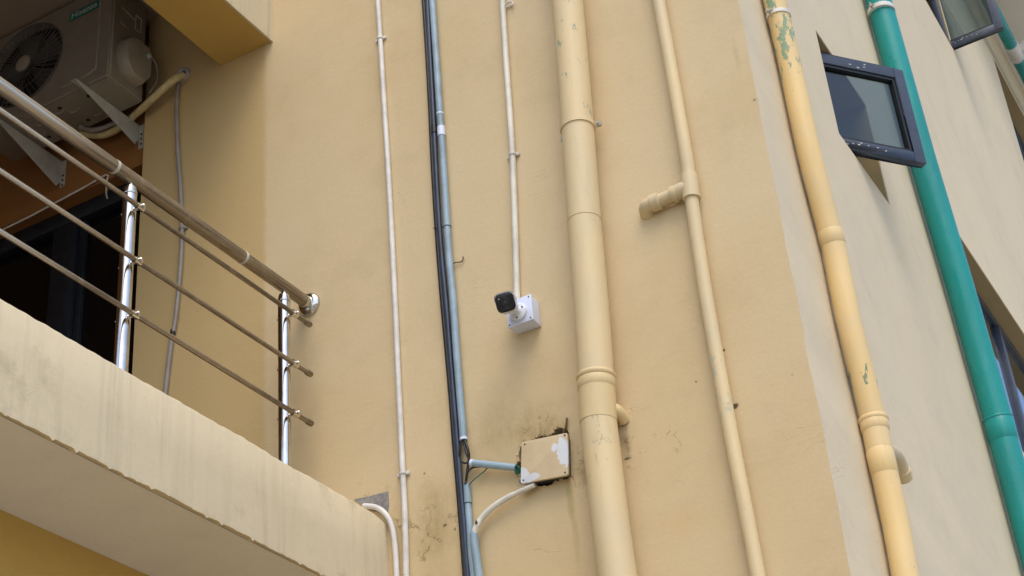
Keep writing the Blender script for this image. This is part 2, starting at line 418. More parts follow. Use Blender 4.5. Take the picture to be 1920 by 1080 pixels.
mb = MB()
out = [(XREC, 0), ] + [(XB+d, z) for z, d in cj] + [(XREC, ZT)]
sheet(mb, out, [hl], lambda u, v: Vector((u, YA, v)), .06, (0, -1, 0))
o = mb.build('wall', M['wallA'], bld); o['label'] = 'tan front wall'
# cavity back
mb = MB(); c = A(1020, 860); mb.box((c.x-.2, YA+.055, c.z-.2), (c.x+.2, YA+.1, c.z+.2)); mb.build('wall_hole', M['cavity'], bld)
# recess wall over the balcony door + its right return, seen from the side
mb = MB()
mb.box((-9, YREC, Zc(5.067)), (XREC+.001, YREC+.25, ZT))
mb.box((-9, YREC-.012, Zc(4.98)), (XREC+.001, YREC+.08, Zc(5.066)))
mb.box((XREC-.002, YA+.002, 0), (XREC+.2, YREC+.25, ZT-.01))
o = mb.build('wall', M['rec'], bld); o['label'] = 'wall of the balcony recess, shade mixed into its brown paint'
# side wall with four window openings
W1 = (6.19, 6.905, 4.50, 5.12); W2 = (9.72, 10.44, 7.94, 8.56); W3 = (8.50, 10.9, 3.9, 5.24); W4 = (12.74, 15.2, 8.1, 9.44)
def rect(w): return [(w[0], Zc(w[2])), (w[1], Zc(w[2])), (w[1], Zc(w[3])), (w[0], Zc(w[3]))]
mb = MB()
out = [(YA, z) for z, d in cj]
pts3 = {}
def atB(u, v):
    if abs(u-YA) < 1e-9:
        d = min(cj, key=lambda q: abs(q[0]-v))[1]; return Vector((XB+d, YA, v))
    return Vector((XB, u, v))
sheet(mb, [(YA+.02, z) for z, d in cj] + [(22, ZT), (22, 0)], [rect(W1), rect(W2), rect(W3), rect(W4)], lambda u, v: Vector((XB, u, v)), .22, (1, 0, 0))
n = len(cj)
mb.add([Vector((XB+d, YA, z)) for z, d in cj] + [Vector((XB, YA+.02, z)) for z, d in cj], [(i, i+1, i+1+n, i+n) for i in range(n-1)])
o = mb.build('wall', M['wallB'], bld); o['label'] = 'pale side wall with window openings'
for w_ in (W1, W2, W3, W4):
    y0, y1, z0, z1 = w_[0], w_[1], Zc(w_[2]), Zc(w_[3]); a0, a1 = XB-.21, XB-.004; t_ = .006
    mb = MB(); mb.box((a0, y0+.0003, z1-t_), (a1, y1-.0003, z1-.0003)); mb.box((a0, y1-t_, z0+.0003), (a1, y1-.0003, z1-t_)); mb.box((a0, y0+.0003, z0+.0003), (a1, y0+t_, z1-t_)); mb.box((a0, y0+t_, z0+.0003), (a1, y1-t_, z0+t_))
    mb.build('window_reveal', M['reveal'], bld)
# rest of the shell: back, roof, far left, inner rooms closed off
mb = MB()
mb.box((-9.2, 21.8, 0), (XB-.01, 22, ZT)); mb.box((-9.2, YA+.4, 0), (-9, 21.8, ZT)); mb.box((-9.2, YA+.05, ZT+.001), (XB+.15, 22.1, ZT+.2))
mb.box((-2.9, YA+.3, 0), (-2.8, 21.8, ZT-.05))
for z in (3.9, 6.95, 10.0): mb.box((-2.8, YA+.3, z), (XB-.23, 21.8, z+.12))
mb.build('shell', M['interior'], bld)

# lower balcony: slab with a raised front beam, its edge knocked and uneven
mb = MB()
ny = 420; Y0, Y1 = .3, YA  # run of the balcony past the view is stretched to block light
top, bot, prof = [], [], []
for i in range(ny):
    y = Y0+(Y1-Y0)*i/(ny-1)
    nb = mnoise.noise(Vector((y*5, 1, 0)))*.006 + mnoise.noise(Vector((y*19, 7, 0)))*.004 + min(0, -mnoise.noise(Vector((y*41, 2, 0)))+.12)*.022
    ntp = mnoise.noise(Vector((y*4, 11, 0)))*.005 + mnoise.noise(Vector((y*23, 17, 0)))*.003
    xx = mnoise.noise(Vector((y*2.2, 31, 0)))*.003
    dip = -.02*max(0, (y-4.9)/.1)**2
    z0, z1 = Zc(2.312)+nb, Zc(2.676)+ntp+dip
    prof.append([(XF-.35, y, Zc(2.325)), (XF-.03, y, Zc(2.325)), (XF-.012, y, z0+.002), (XF+xx, y, z0), (XF+xx+.001, y, z0+.012), (XF+xx, y, (z0+z1)/2), (XF+xx-.001, y, z1-.012), (XF-.010+xx, y, z1), (XF-.12, y, Zc(2.672)), (XF-.35, y, Zc(2.672))])
k = len(prof[0]); vs = [Vector(p) for pr in prof for p in pr]
mb.add(vs, [(i*k+j, i*k+(j+1) % k, (i+1)*k+(j+1) % k, (i+1)*k+j) for i in range(ny-1) for j in range(k)], False)
mb.add([Vector(p) for p in prof[0]], [tuple(range(k))])
o = mb.build('balcony_beam', M['fascia'], bld); o['label'] = 'stained cream edge beam of the lower balcony'
mb = MB(); mb.box((-9, Y0, Zc(2.329)), (XF-.35, YREC+.1, Zc(2.60)))
mb.box((XF-.3501, Y0, Zc(2.3215)), (XF-.034, YA-.002, Zc(2.3235)))
mb.box((-9, Y0, Zc(2.3215)), (XF-.3502, YREC+.1, Zc(2.3285)))
o = mb.build('balcony_slab', M['soffit'], bld)
mb = MB(); mb.box((-9, .3, Zc(2.6005)), (XF-.36, YREC+.1, Zc(2.602))); mb.build('added_balcony_floor', simple('bounce_cutting_floor', (118, 100, 82), .5), bld)  # unseen dark layer added to cut light bouncing up to the air conditioner
mb = MB(); mb.box((-9, .3, 0), (-3.69, YREC+.09, Zc(2.321)))
o = mb.build('wall', M['yellow'], bld); o['label'] = 'ochre wall under the lower balcony'
# upper balcony: drop beam and ceiling, lengthened out of view to deepen the shade
mb = MB(); mb.box((-4.068, .3, Zc(5.352)), (-3.765, YA-.001, Zc(6.3)))
mb.box((-9, .3, Zc(5.352)), (-4.069, .55, Zc(6.3)))  # front beam out of view, added to keep light off the balcony
o = mb.build('balcony_beam', M['yellow'], bld); o['label'] = 'ochre underside beam of the upper balcony'
prof = []
mb = MB()
for i in range(120):
    y = .3+(YA-.3)*i/119; nb = mnoise.noise(Vector((y*6, 41, 0)))*.004
    prof.append([(-3.7648, y, Zc(5.352)), (-3.753, y, Zc(5.350)+nb), (-3.750, y, Zc(5.365)), (-3.750, y, Zc(6.4)), (-3.7648, y, Zc(6.4))])
k = 5; mb.add([Vector(p) for pr in prof for p in pr], [(i*k+j, i*k+(j+1) % k, (i+1)*k+(j+1) % k, (i+1)*k+j) for i in range(119) for j in range(k)])
o = mb.build('balcony_fascia', M['fascia'], bld)
mb = MB(); mb.box((-9, .56, Zc(5.887)), (-4.0681, YREC-.001, Zc(6.25))); mb.build('balcony_ceiling', M['ceil'], bld)
mb = MB(); mb.box((-6.3, .56, Zc(2.603)), (-6.15, YREC-.014, Zc(5.886))); o = mb.build('wall', M['rec'], bld); o['label'] = 'unseen wall added at the far end to darken the balcony'  # light blocker outside the view, added to darken the air conditioner area
EAVE = 1.0
# eaves slab high over the side wall
mb = MB(); mb.box((XB+.001, 11.6, Zc(10.12)), (XB+EAVE, 22, Zc(10.3))); mb.build('eaves_slab', M['soffit'], bld)
mb = MB(); mb.box((-9, 1.0, ZT+.001), (XB+.2, YA+.04, ZT+.15)); 
mb = MB(); P = [A(664, 936, .003), A(690, 931, .003), A(727, 921, .003), A(729, 945, .003), A(726, 966, .003), A(690, 955, .003)]
mb.prism(P, (0, .006, 0)); mb.build('mortar_patch', M['mortar'], bld)

# balcony door (sliding, dark glass)
YD = 5.14
door = MB(); zt, zb = Zc(4.978), Zc(2.60)
xs = [PY(x, 520, YD-.03).x for x in (97, 140, 152, 215)]
door.box((-9, YD-.05, zt-.09), (XREC, YD+.04, zt)); door.box((-9, YD-.05, zb), (XREC, YD+.04, zb+.06))
door.box((XREC-.07, YD-.051, zb), (XREC-.002, YD+.041, zt-.001))
door.box((xs[0], YD-.045, zb), (xs[1], YD+.03, zt)); door.box((xs[1]+.001, YD-.02, zb), (xs[2], YD+.03, zt))
x0 = xs[0]-1.3; door.box((x0, YD-.045, zb), (x0+.1, YD+.03, zt))
dfr = door.build('balcony_door', M['alu_in'], bld, .004)
mb = MB(); mb.box((-9, YD, zb+.01), (XREC-.01, YD+.01, zt-.02)); mb.build('pane', M['doorglass'], dfr)

# windows on the side wall
def window(w, label, mull=(), fx=-.16, mat='alu'):
    y0, y1, z0, z1 = w[0], w[1], Zc(w[2]), Zc(w[3]); x = XB+fx; t = .045
    mb = MB(); mb.box((x-.05, y0, z0), (x, y0+t, z1)); mb.box((x-.05, y1-t, z0), (x, y1, z1))
    mb.box((x-.0505, y0+t, z0), (x-.0005, y1-t, z0+t)); mb.box((x-.0505, y0+t, z1-t), (x-.0005, y1-t, z1))
    for m_ in mull: mb.box((x-.045, m_-.03, z0+t), (x+.004, m_+.03, z1-t))
    o = mb.build('window', M[mat], bld, .003); o['label'] = label
    return o, x, t
def sash(win, hinge, d, width, z0, z1, pane_mat='tint', face=1):
    """frame opened about a vertical hinge; d = horizontal direction of the leaf"""
    d = Vector(d).normalized(); nrm = Vector((d.y, -d.x, 0))*face       # nrm: side seen by the viewer
    mt = Matrix(((d.x, nrm.x, 0, hinge[0]), (d.y, nrm.y, 0, hinge[1]), (0, 0, 1, 0), (0, 0, 0, 1)))
    t = .058; mb = MB()
    def bx(a, b): mb.box(a, b, mt)
    bx((0, -.045, z0), (t, 0, z1)); bx((width-t, -.045, z0), (width, 0, z1)); bx((t, -.045, z0), (width-t, 0, z0+t)); bx((t, -.045, z1-t), (width-t, 0, z1))
    s_ = mb.build('sash', M['alu'], win, .003)
    mb = MB(); q = .016
    mb.box((t, -.040, z0+t), (t+q, -.008, z1-t), mt); mb.box((width-t-q, -.040, z0+t), (width-t, -.008, z1-t), mt)
    mb.box((t+q, -.040, z0+t), (width-t-q, -.008, z0+t+q), mt); mb.box((t+q, -.040, z1-t-q), (width-t-q, -.008, z1-t), mt)
    mb.build('gasket', M['alu_in'], win)
    mb = MB(); mb.box((t, -.030, z0+t), (width-t, -.026, z1-t), mt); mb.build('pane', M[pane_mat], win)
    # inner lip at the back of the leaf
    mb = MB(); mb.box((.03, -.062, z0+.02), (width-.02, -.0455, z0+.045), mt); mb.box((width-.045, -.062, z0+.0451), (width-.02, -.0455, z1-.02), mt)
    mb.build('hinge_rail', M['alu_in'], win)
    # paint and film scraps on the frame
    mb = MB(); rr = random.Random(3)
    for i in range(16):
        a = rr.uniform(.1, width-.1); top = rr.random() < .35; zc = (z1-t*.5 if top else z0+t*.55)+rr.uniform(-.018, .018)
        P = []
        for k_ in range(6):
            an = k_*1.047; P.append(mt @ Vector((a+math.cos(an)*rr.uniform(.003, .011), .0012, zc+math.sin(an)*rr.uniform(.0012, .004))))
        mb.prism(P, nrm*-.001)
    mb.build('paint_scraps', M['caulk'], win)['kind'] = 'stuff'
    return mt
win1, _, _ = window(W1, 'small open casement window at mid height, grey frame')
sash(win1, (-1.585, 6.205), (.40, .505), .640, Zc(4.525), Zc(5.095))
win2, _, _ = window(W2, 'small open casement window at the top of the side wall', fx=-.012)
sash(win2, (-1.60, 10.43), (1, -.02), .55, Zc(7.955), Zc(8.53))
win3, fx3, _ = window(W3, 'wide sliding window behind the green downpipe', mull=(9.25, 9.75), fx=-.10)
mb = MB(); mb.box((fx3-.03, W3[0]+.045, Zc(W3[2])+.045), (fx3-.024, W3[1]-.045, Zc(W3[3])-.045)); mb.build('pane', M['tint_hi'], win3)
mb = MB(); mb.box((fx3-.010, 9.28, Zc(W3[2])+.05), (fx3+.002, 9.40, Zc(W3[3])-.05)); 
win4, fx4, _ = window(W4, 'wide window under the eaves at the right edge', mull=(13.9,), fx=-.12)
mb = MB(); mb.box((fx4-.03, W4[0]+.045, Zc(W4[2])+.045), (fx4-.024, W4[1]-.045, Zc(W4[3])-.045)); mb.build('pane', M['tint_hi'], win4)

# ------------------------------------------------------------------ pipes
def up_down(pts, top=None, bottom=None):
    P = list(pts)
    if top is not None: P = [Vector((P[0].x, P[0].y, top))] + P
    if bottom is not None: P = P + [Vector((P[-1].x, P[-1].y, bottom))]
    return P
def at_y(px, y):
    """x on the pixel polyline for a given image row"""
    for (x0, y0), (x1, y1) in zip(px, px[1:]):
        if y0 <= y <= y1: return x0+(x1-x0)*(y-y0)/(y1-y0)
    return px[-1][0] if y > px[-1][1] else px[0][0]
def on(px, y, pl, off): return (A if pl == 'A' else B)(at_y(px, y), y, off)
def seg(px, y0, y1, pl, off, n=6): return [on(px, y0+(y1-y0)*i/n, pl, off) for i in range(n+1)]
def collar(px, y, pl, off, r, h, name, mat, parent, lip=0.0, segs=40):
    """a band of height h round the pipe; lip rounds its edges"""
    c = on(px, y, pl, off); a = (on(px, y-20, pl, off)-on(px, y+20, pl, off)).normalized()
    e = min(h*.3, .006)
    mb = MB(); mb.tube([c-a*(h/2), c-a*(h/2-e), c+a*(h/2-e), c+a*(h/2)], [r-.004, r, r, r-.004], segs)
    return mb.build(name, mat, parent)

def clamp(px, y, pl, off, r, name, mat, parent, wd=.022, ears=True, side=1):
    c = on(px, y, pl, off); a = Vector((0, 0, 1))
    mb = MB(); mb.tube([c-a*wd/2, c+a*wd/2], [r, r], 40)
    o = mb.build(name, mat, parent)
    if ears:
        mb = MB(); t = Vector((1, 0, 0)) if pl == 'A' else Vector((0, 1, 0)); nn = Vector((0, -1, 0)) if pl == 'A' else Vector((1, 0, 0))
        for sgn in (1, -1):
            mb = MB(); cc = c + t*sgn*(r+.010) - nn*(off*.35)
            m_ = Matrix.Translation(cc); 
            hx = (.012, .004) if pl == 'A' else (.004, .012)
            mb.box((-hx[0], -hx[1], -wd/2), (hx[0], hx[1], wd/2), m_)
            mb.tube([cc-nn*.014, cc+nn*.016], .0055, 8)
            mb.build('bolt', M['zinc'], o)
    return o

# big drainpipe
BP = [(1064, 0), (1074, 120), (1083, 240), (1097.5, 440), (1108, 560), (1115, 660), (1118, 712), (1122, 790), (1135, 900), (1147, 1000), (1158.5, 1080)]
RB = .0665; OB = RB+.012
big = thing('drainpipe', 'thick cream painted drainpipe, the widest pipe on the tan front wall', 'drainpipe', 'painted drainpipes')
P = up_down(seg(BP, 0, 712, 'A', OB, 10), top=ZT-.1)
mb = MB(); mb.tube(P, RB, 48); mb.build('pipe', M['pipe_big'], big)
mb = MB(); mb.tube(seg(BP, 712, 792, 'A', OB, 3), [RB+.0025]*4, 48); mb.build('socket', M['pipe_peach'], big)
P = up_down(seg(BP, 792, 1080, 'A', OB, 6), bottom=0)
mb = MB(); mb.tube(P, RB+.001, 48); o = mb.build('pipe', M['pipe_big'], big); o['label'] = 'lower length of the pipe'
collar(BP, 708, 'A', OB, RB+.0080, .020, 'collar', M['pipe_peach'], big)
collar(BP, 722, 'A', OB, RB+.0050, .045, 'collar', M['pipe_peach'], big)
collar(BP, 415, 'A', OB, RB+.0018, .006, 'weld_bead', M['pipe_big'], big)
clamp(BP, 240, 'A', OB, RB+.005, 'clamp', M['zinc'] if False else M['pipe_big'], big, .020)
mb = MB(); c = on(BP, 775, 'A', OB)
mb.tube(smooth_path([c+Vector((.02, .02, .015)), c+Vector((.050, .03, .012)), c+Vector((.062, .045, 0)), c+Vector((.064, .08, -.02))], 5), .024, 20); mb.build('elbow', M['pipe_peach'], big)

# thin pipe with a side branch
TP = [(1235, 0), (1253.5, 100), (1271, 200), (1288.5, 300), (1300, 400), (1318, 520), (1338.5, 640), (1360.5, 760), (1381, 870), (1401, 970), (1421.5, 1080)]
RT = .0262; OT = RT+.007
thin = thing('waste_pipe', 'slim cream painted waste pipe with a capped side branch on the tan wall', 'pipe', 'painted drainpipes')
mb = MB(); mb.tube(up_down(seg(TP, 0, 1080, 'A', OT, 14), ZT-.1, 0), RT, 32); mb.build('pipe', M['pipe_thin'], thin)
mb = MB(); mb.tube(seg(TP, 327, 373, 'A', OT, 3), [RT+.004, RT+.0075, RT+.0075, RT+.0085], 32); tee = mb.build('tee_fitting', M['pipe_thin'], thin)
c = on(TP, 352, 'A', OT)
e0 = c; e1 = PY(1278, 358, YA-OT); e2 = PY(1262, 366, YA-OT); e3 = PY(1228, 380, YA-OT); e4 = PY(1213, 387, YA-OT+.004)
mb = MB(); mb.tube(smooth_path([e0, e1, e2], 6), RT+.006, 28)
mb.tube([e2+(e1-e2)*.45, e2+(e1-e2)*.40, e2+(e2-e1)*.02, e2+(e2-e1)*.06], [RT+.004, RT+.009, RT+.009, RT+.003], 28); mb.build('elbow', M['pipe_thin'], thin)
mb = MB(); mb.tube([e2+(e1-e2)*.3, e3], RT+.000, 28); mb.build('branch', M['pipe_thin'], thin)
mb = MB(); mb.tube([e3+(e2-e3)*.30, e3+(e2-e3)*.26, e3-(e2-e3)*.16, e3-(e2-e3)*.2], [RT+.002, RT+.009, RT+.009, RT+.002], 28)
mb.tube(smooth_path([e3-(e2-e3)*.15, e4, e4+Vector((-.012, .02, -.008)), e4+Vector((-.014, .05, -.016))], 5), RT+.003, 24); mb.build('end_elbow', M['pipe_thin'], thin)
# daubs of mortar under the branch
mb = MB()
rr = random.Random(5)
for i in range(26):
    t = rr.random(); p = PY(1216+66*t, 397-24*t+rr.uniform(-3, 3), YA-.004); q = rr.uniform(.006, .013)
    bm_ = [p+Vector((math.cos(a)*q*1.5*rr.uniform(.7, 1.2), 0, math.sin(a)*q*rr.uniform(.6, 1.1))) for a in [k*math.pi/4 for k in range(8)]]
    apex = p+Vector((0, -.010, 0)); mb.add(bm_+[apex], [(k, (k+1) % 8, 8) for k in range(8)], True)
mb.build('mortar_daubs', M['wallA'], bld)['kind'] = 'stuff'

# yellow pipe on the side wall
YP = [(1452, 0), (1477, 100), (1498, 200), (1520, 300), (1544, 390), (1563, 460), (1589, 590), (1622, 725), (1638, 790), (1650, 850), (1662, 902), (1683.5, 1000), (1698, 1080)]
RY = .0475; OY = RY+.008
yel = thing('drainpipe', 'yellow painted drainpipe flaking to green, nearest the wall corner', 'drainpipe', 'painted drainpipes')
mb = MB(); mb.tube(up_down(seg(YP, 0, 790, 'B', OY, 12), top=ZT-.1), RY, 40); mb.build('pipe', M['pipe_yellow'], yel)
mb = MB(); mb.tube(up_down(seg(YP, 790, 1080, 'B', OY, 6), bottom=0), RY+.0015, 40); o = mb.build('pipe', M['pipe_yellow'], yel)
collar(YP, 788, 'B', OY, RY+.0085, .022, 'collar', M['pipe_yellow'], yel)
collar(YP, 800, 'B', OY, RY+.0055, .045, 'collar', M['pipe_yellow'], yel)
collar(YP, 868, 'B', OY, RY+.0032, .10, 'coupling', M['pipe_yellow'], yel)
collar(YP, 447, 'B', OY, RY+.0018, .07, 'coupling', M['pipe_yellow'], yel)
clamp(YP, 32, 'B', OY, RY+.004, 'clamp', M['pvc_white'], yel, .018)
mb = MB(); c = on(YP, 872, 'B', OY)
E_ = [PX(1662, 845, XB+.055), PX(1677, 853, XB+.052), PX(1686, 868, XB+.046), PX(1692, 886, XB+.040)]
mb.tube(smooth_path(E_, 6), .029, 24); dd = (E_[3]-E_[2]).normalized()
mb.tube([E_[3]-dd*.012, E_[3]-dd*.008, E_[3]+dd*.030, E_[3]+dd*.036], [.029, .033, .033, .026], 24); mb.build('elbow', M['pipe_thin'], yel)
# slim grey cable tucked in behind it
mb = MB()
GP = [(x-19.5-.006*y, y) for x, y in YP]
mb.tube(up_down(seg(GP, 0, 706, 'B', .010, 12), top=ZT-.2), .0085, 10)
tag(mb.build('grey_cable', simple('grey_cable_sheath', (184, 174, 158), .6, var=.2)), 'thin grey cable tucked behind the left side of the yellow drainpipe', 'cable')

# green downpipe
GPX = [(1647, 0), (1671, 100), (1759, 400), (1801, 540), (1816, 600), (1872, 790), (1922, 975), (1951, 1080)]
RG = .072; OG = RG+.012
grn = thing('downpipe', 'tall green plastic downpipe standing vertical on the pale side wall', 'downpipe', 'green plastic pipes')
mb = MB(); mb.tube(up_down([on(GPX, y, 'B', OG) for y in (0, 300, 540, 790, 1080)], ZT-.1, 0), RG, 48); mb.build('pipe', M['pipe_green'], grn)
collar(GPX, 806, 'B', OG, RG+.003, .13, 'coupling', M['pipe_green'], grn)
collar(GPX, 786, 'B', OG, RG+.0055, .014, 'weld_bead', M['pipe_green'], grn)
clamp(GPX, 22, 'B', OG, RG+.005, 'clamp', M['white_metal'], grn, .028)
grn2 = thing('downpipe', 'dark green pipe running level below the eaves at the top right corner', 'pipe', 'green plastic pipes')
q1, q2 = PX(1892, 80, XB+.17), PX(1920, 131, XB+.17); dz = (q1.z+q2.z)/2
a_ = Vector((XB+.17, 9.0, dz)); b_ = Vector((XB+.17, 21.5, dz))
mb = MB(); mb.tube([a_, b_], .056, 32); mb.build('pipe', M['pipe_green'], grn2)
mb = MB(); yc = PX(1901, 95, XB+.17).y
mb.tube([Vector((XB+.17, yc-.12, dz)), Vector((XB+.17, yc-.11, dz)), Vector((XB+.17, yc+.11, dz)), Vector((XB+.17, yc+.12, dz))], [.058, .064, .064, .058], 32)
mb.tube([Vector((XB+.17, yc+.02, dz)), Vector((XB+.40, yc+.02, dz+.10))], .045, 20); mb.build('white_tee', M['pvc_white'], grn2)

# ------------------------------------------------------------------ conduits on the front wall
CL = [(708.5, 0), (713, 72), (719.5, 180), (727, 300), (733.5, 420), (740.5, 560), (746.5, 700), (752, 820), (755.5, 890), (759, 960), (762, 1080)]
cond = thing('conduit', 'long thin white conduit left of the black cable, with saddle clips', 'conduit', 'thin white conduits')
mb = MB(); mb.tube(up_down(smooth_path([A(x, y, .013) for x, y in CL], 4), ZT-.1, 0), .0118, 16); mb.build('tube', M['pvc_white'], cond)
def saddle(px, y, r, parent, mat, off):
    c = on(px, y, 'A', off); mb = MB()
    mb.tube([c-Vector((0, 0, .006)), c+Vector((0, 0, .006))], r+.004, 20)
    mb.box((c.x-r-.016, YA-.012, c.z-.007), (c.x+r+.016, YA-.001, c.z+.007)); o = mb.build('saddle_clip', mat, parent, .002)
    return o
for y in (72, 888): saddle(CL, y, .0118, cond, M['pvc_white'], .013)
CC = [(942, 0), (948, 100), (954.5, 190), (961, 290), (965, 400), (968, 500), (969.5, 566)]
cc = thing('conduit', 'white conduit running straight down into the white camera box', 'conduit', 'thin white conduits')
P = up_down([A(x, y, .016) for x, y in CC], ZT-.1); mb = MB(); mb.tube(P, .0130, 16); mb.build('tube', M['pvc_cream'], cc)
saddle(CC, 290, .0130, cc, M['pvc_white'], .016)
mb = MB(); c = A(953, 11, .012)
pp = [c+Vector((.022*math.cos(a)+.004, -.004, .016*math.sin(a))) for a in [R(d) for d in range(150, -60, -21)]]
mb.tube(pp, .0045, 8); mb.tube([c+Vector((-.012, 0, 0)), c+Vector((.016, .01, .0))], .004, 8); mb.build('open_clip', M['pvc_white'], cc)

KC = [(794.5, 0), (801, 100), (806.5, 200), (811, 300), (817, 400), (822.5, 480), (829, 560), (838, 660), (845, 740), (851, 820), (858, 900), (864.5, 980), (872, 1080)]
KN = [(801.5, 0), (806.5, 100), (812, 200), (817, 300), (822.5, 400), (828.5, 480), (836, 560), (844, 660), (850.5, 740), (857, 820), (863, 900), (870, 980), (877.5, 1080)]
KB = [(810.5, 0), (817.5, 100), (824, 200), (828, 255), (831, 300), (837, 400), (842, 480), (849.5, 560), (856, 660), (862.5, 740), (869.5, 826)]
blk = thing('black_cable', 'black cable leftmost in the dark bundle running down the front wall', 'cable')
mb = MB(); mb.tube(up_down(smooth_path([A(x, y, .012) for x, y in KC], 4), ZT-.1, 0), .0100, 14); mb.build('tube', M['black'], blk)
nav = thing('conduit', 'dark blue conduit squeezed between the black cable and the light blue conduit', 'conduit', 'blue conduits')
mb = MB(); mb.tube(up_down(smooth_path([A(x, y, .020) for x, y in KN], 4), ZT-.1, 0), .0105, 16); mb.build('tube', M['navy'], nav)
mb = MB(); c = on(KN, 243, 'A', .02); mb.tube([c-Vector((0, 0, .02)), c+Vector((0, 0, .02))], .0135, 16); mb.build('coupler', M['black'], nav)
b1 = thing('conduit', 'long light blue conduit ending in open wires beside the junction box', 'conduit', 'blue conduits')
mb = MB(); mb.tube(up_down(smooth_path([A(x, y, .022) for x, y in KB], 4), ZT-.1), .0148, 20); mb.build('tube', M['blue'], b1)
mb = MB(); c = on(KB, 247, 'A', .022); mb.tube([c-Vector((0, 0, .024)), c+Vector((0, 0, .024))], .0175, 20); mb.build('coupler', M['box_white'], b1)
mb = MB(); c = on(KB, 214, 'A', .022); mb.tube([c-Vector((0, 0, .004)), c+Vector((0, 0, .004))], .0165, 20); mb.build('ring_mark', M['box_white'], b1)
mb = MB(); c = on(KB, 426, 'A', .022); c2 = on(KC, 429, 'A', .012)
mb.ring(c, (0, .1, 1), .0155, .0018, 24, 6); mb.tube([c+Vector((.014, -.004, 0)), c2+Vector((-.010, -.012, 0))], .002, 6)
tag(mb.build('wire_tie', M['black']), 'thin dark wire tie round the blue conduit and black cable', 'wire tie')
mb = MB(); c = on(KB, 826, 'A', .022)
mb.tube([c+Vector((0, 0, .001)), c+Vector((0, 0, .012))], .0155, 20, caps=False); mb.build('cut_end', M['box_white'], b1)
L1 = [(875.5, 908), (877.5, 945), (880.5, 985), (883, 1030), (888, 1080)]
b2 = thing('conduit', 'light blue conduit starting below the open wires at the bottom', 'conduit', 'blue conduits')
mb = MB(); mb.tube(up_down(smooth_path([A(x, y, .016) for x, y in L1], 4), None, 0), .0128, 20); mb.build('tube', M['blue'], b2)
mb = MB(); c = on(L1, 909, 'A', .016); c3 = on(L1, 944, 'A', .016); mb.tube([c, c3], .0142, 20); mb.build('coupler', M['blue'], b2)
mb = MB(); mb.ring(c3, (0.1, 0, 1), .0140, .0014, 20, 6); mb.build('seam', M['alu_in'], b2)
L2 = [(1003, 909), (985, 917), (960, 929), (937, 942), (917, 957), (903, 972), (893, 988), (888.5, 1002)]
L3 = [(888, 998), (890.5, 1020), (894, 1045), (898.5, 1080)]
b3 = thing('conduit', 'cream and light blue conduit curving down from under the junction box', 'conduit', 'blue conduits')
mb = MB(); mb.tube(smooth_path([A(x, y, .030+(.008 if y > 975 else 0)) for x, y in L2], 5), [.0095]*10+[.0115]*26, 20); mb.build('bend_sleeve', M['pvc_cream'], b3)
mb = MB(); mb.tube(up_down(smooth_path([A(x, y, .036) for x, y in L3], 4), None, 0), .0150, 20); mb.build('tube', M['blue'], b3)
mb = MB(); c = A(893.5, 979, .052); mb.prism([c+Vector((0, 0, .010)), c+Vector((.006, 0, -.006)), c+Vector((-.006, 0, -.008))], (0, -.003, 0)); mb.build('torn_hole', M['alu_in'], b3)
b4 = thing('conduit', 'short light blue conduit lying across into the junction box side', 'conduit', 'blue conduits')
mb = MB(); mb.tube([A(884, 868, .03), A(925, 872.5, .03), A(968, 877, .024)], .0140, 20); mb.build('tube', M['blue'], b4)
mb = MB(); mb.tube([A(883.2, 868, .03), A(888, 868.5, .03)], .0149, 20); mb.build('cut_end', M['box_white'], b4)
wires = [
    ('black_wire', [(868, 822), (862, 842), (862, 858), (870, 868), (884, 866)], .0036, M['black'], 'black wire looping left out of the cut blue conduit'),
    ('black_wire', [(871, 824), (878, 845), (879, 862), (876, 885), (873, 908)], .0052, M['black'], 'thick black wire bridging the gap between two blue conduit ends'),
    ('black_wire', [(869, 824), (874, 850), (882, 864), (890, 868)], .0036, M['black'], 'black wire entering the short blue conduit'),
    ('black_wire', [(874, 905), (876, 888), (886, 877), (902, 875)], .0038, M['black'], 'black wire branching up under the short blue conduit'),
    ('green_wire', [(879, 910), (888, 900), (900, 890), (908, 884), (914, 877)], .0022, M['teal'], 'thin green wire slanting below the short blue conduit'),
]
for nm, px, r, mt_, lb in wires:
    mb = MB(); mb.tube(smooth_path([A(x, y, .026+.006*math.sin(i*1.7)) for i, (x, y) in enumerate(px)], 6), r, 10)
    tag(mb.build(nm, mt_), lb, 'wire')
mb = MB(); c = A(971, 882, .022)
for k_ in range(4): mb.ring(c+Vector((0, -.003*k_, .001*k_)), (0.25, 1, .1*k_), .014-.001*k_, .0026, 24, 8)
tag(mb.build('wire_coil', M['teal']), 'small coil of green wire at the left side of the junction box', 'wire coil')
# old stubs of wire and straw on the wall
for nm, px, r, lb in (('wire_stub', [(1056, 812), (1061, 800), (1063, 784)], .0040, 'dark twig-like wire stub above the junction box'),
                      ('wire_stub', [(849, 495), (854, 492), (864, 491), (868, 487), (868, 481)], .0026, 'crooked rusty wire stub beside the blue conduit')):
    mb = MB(); mb.tube(smooth_path([A(x, y, .010) for x, y in px], 5), r, 8)
    tag(mb.build(nm, simple('rusty_wire', (104, 84, 58), .8)), lb, 'wire')

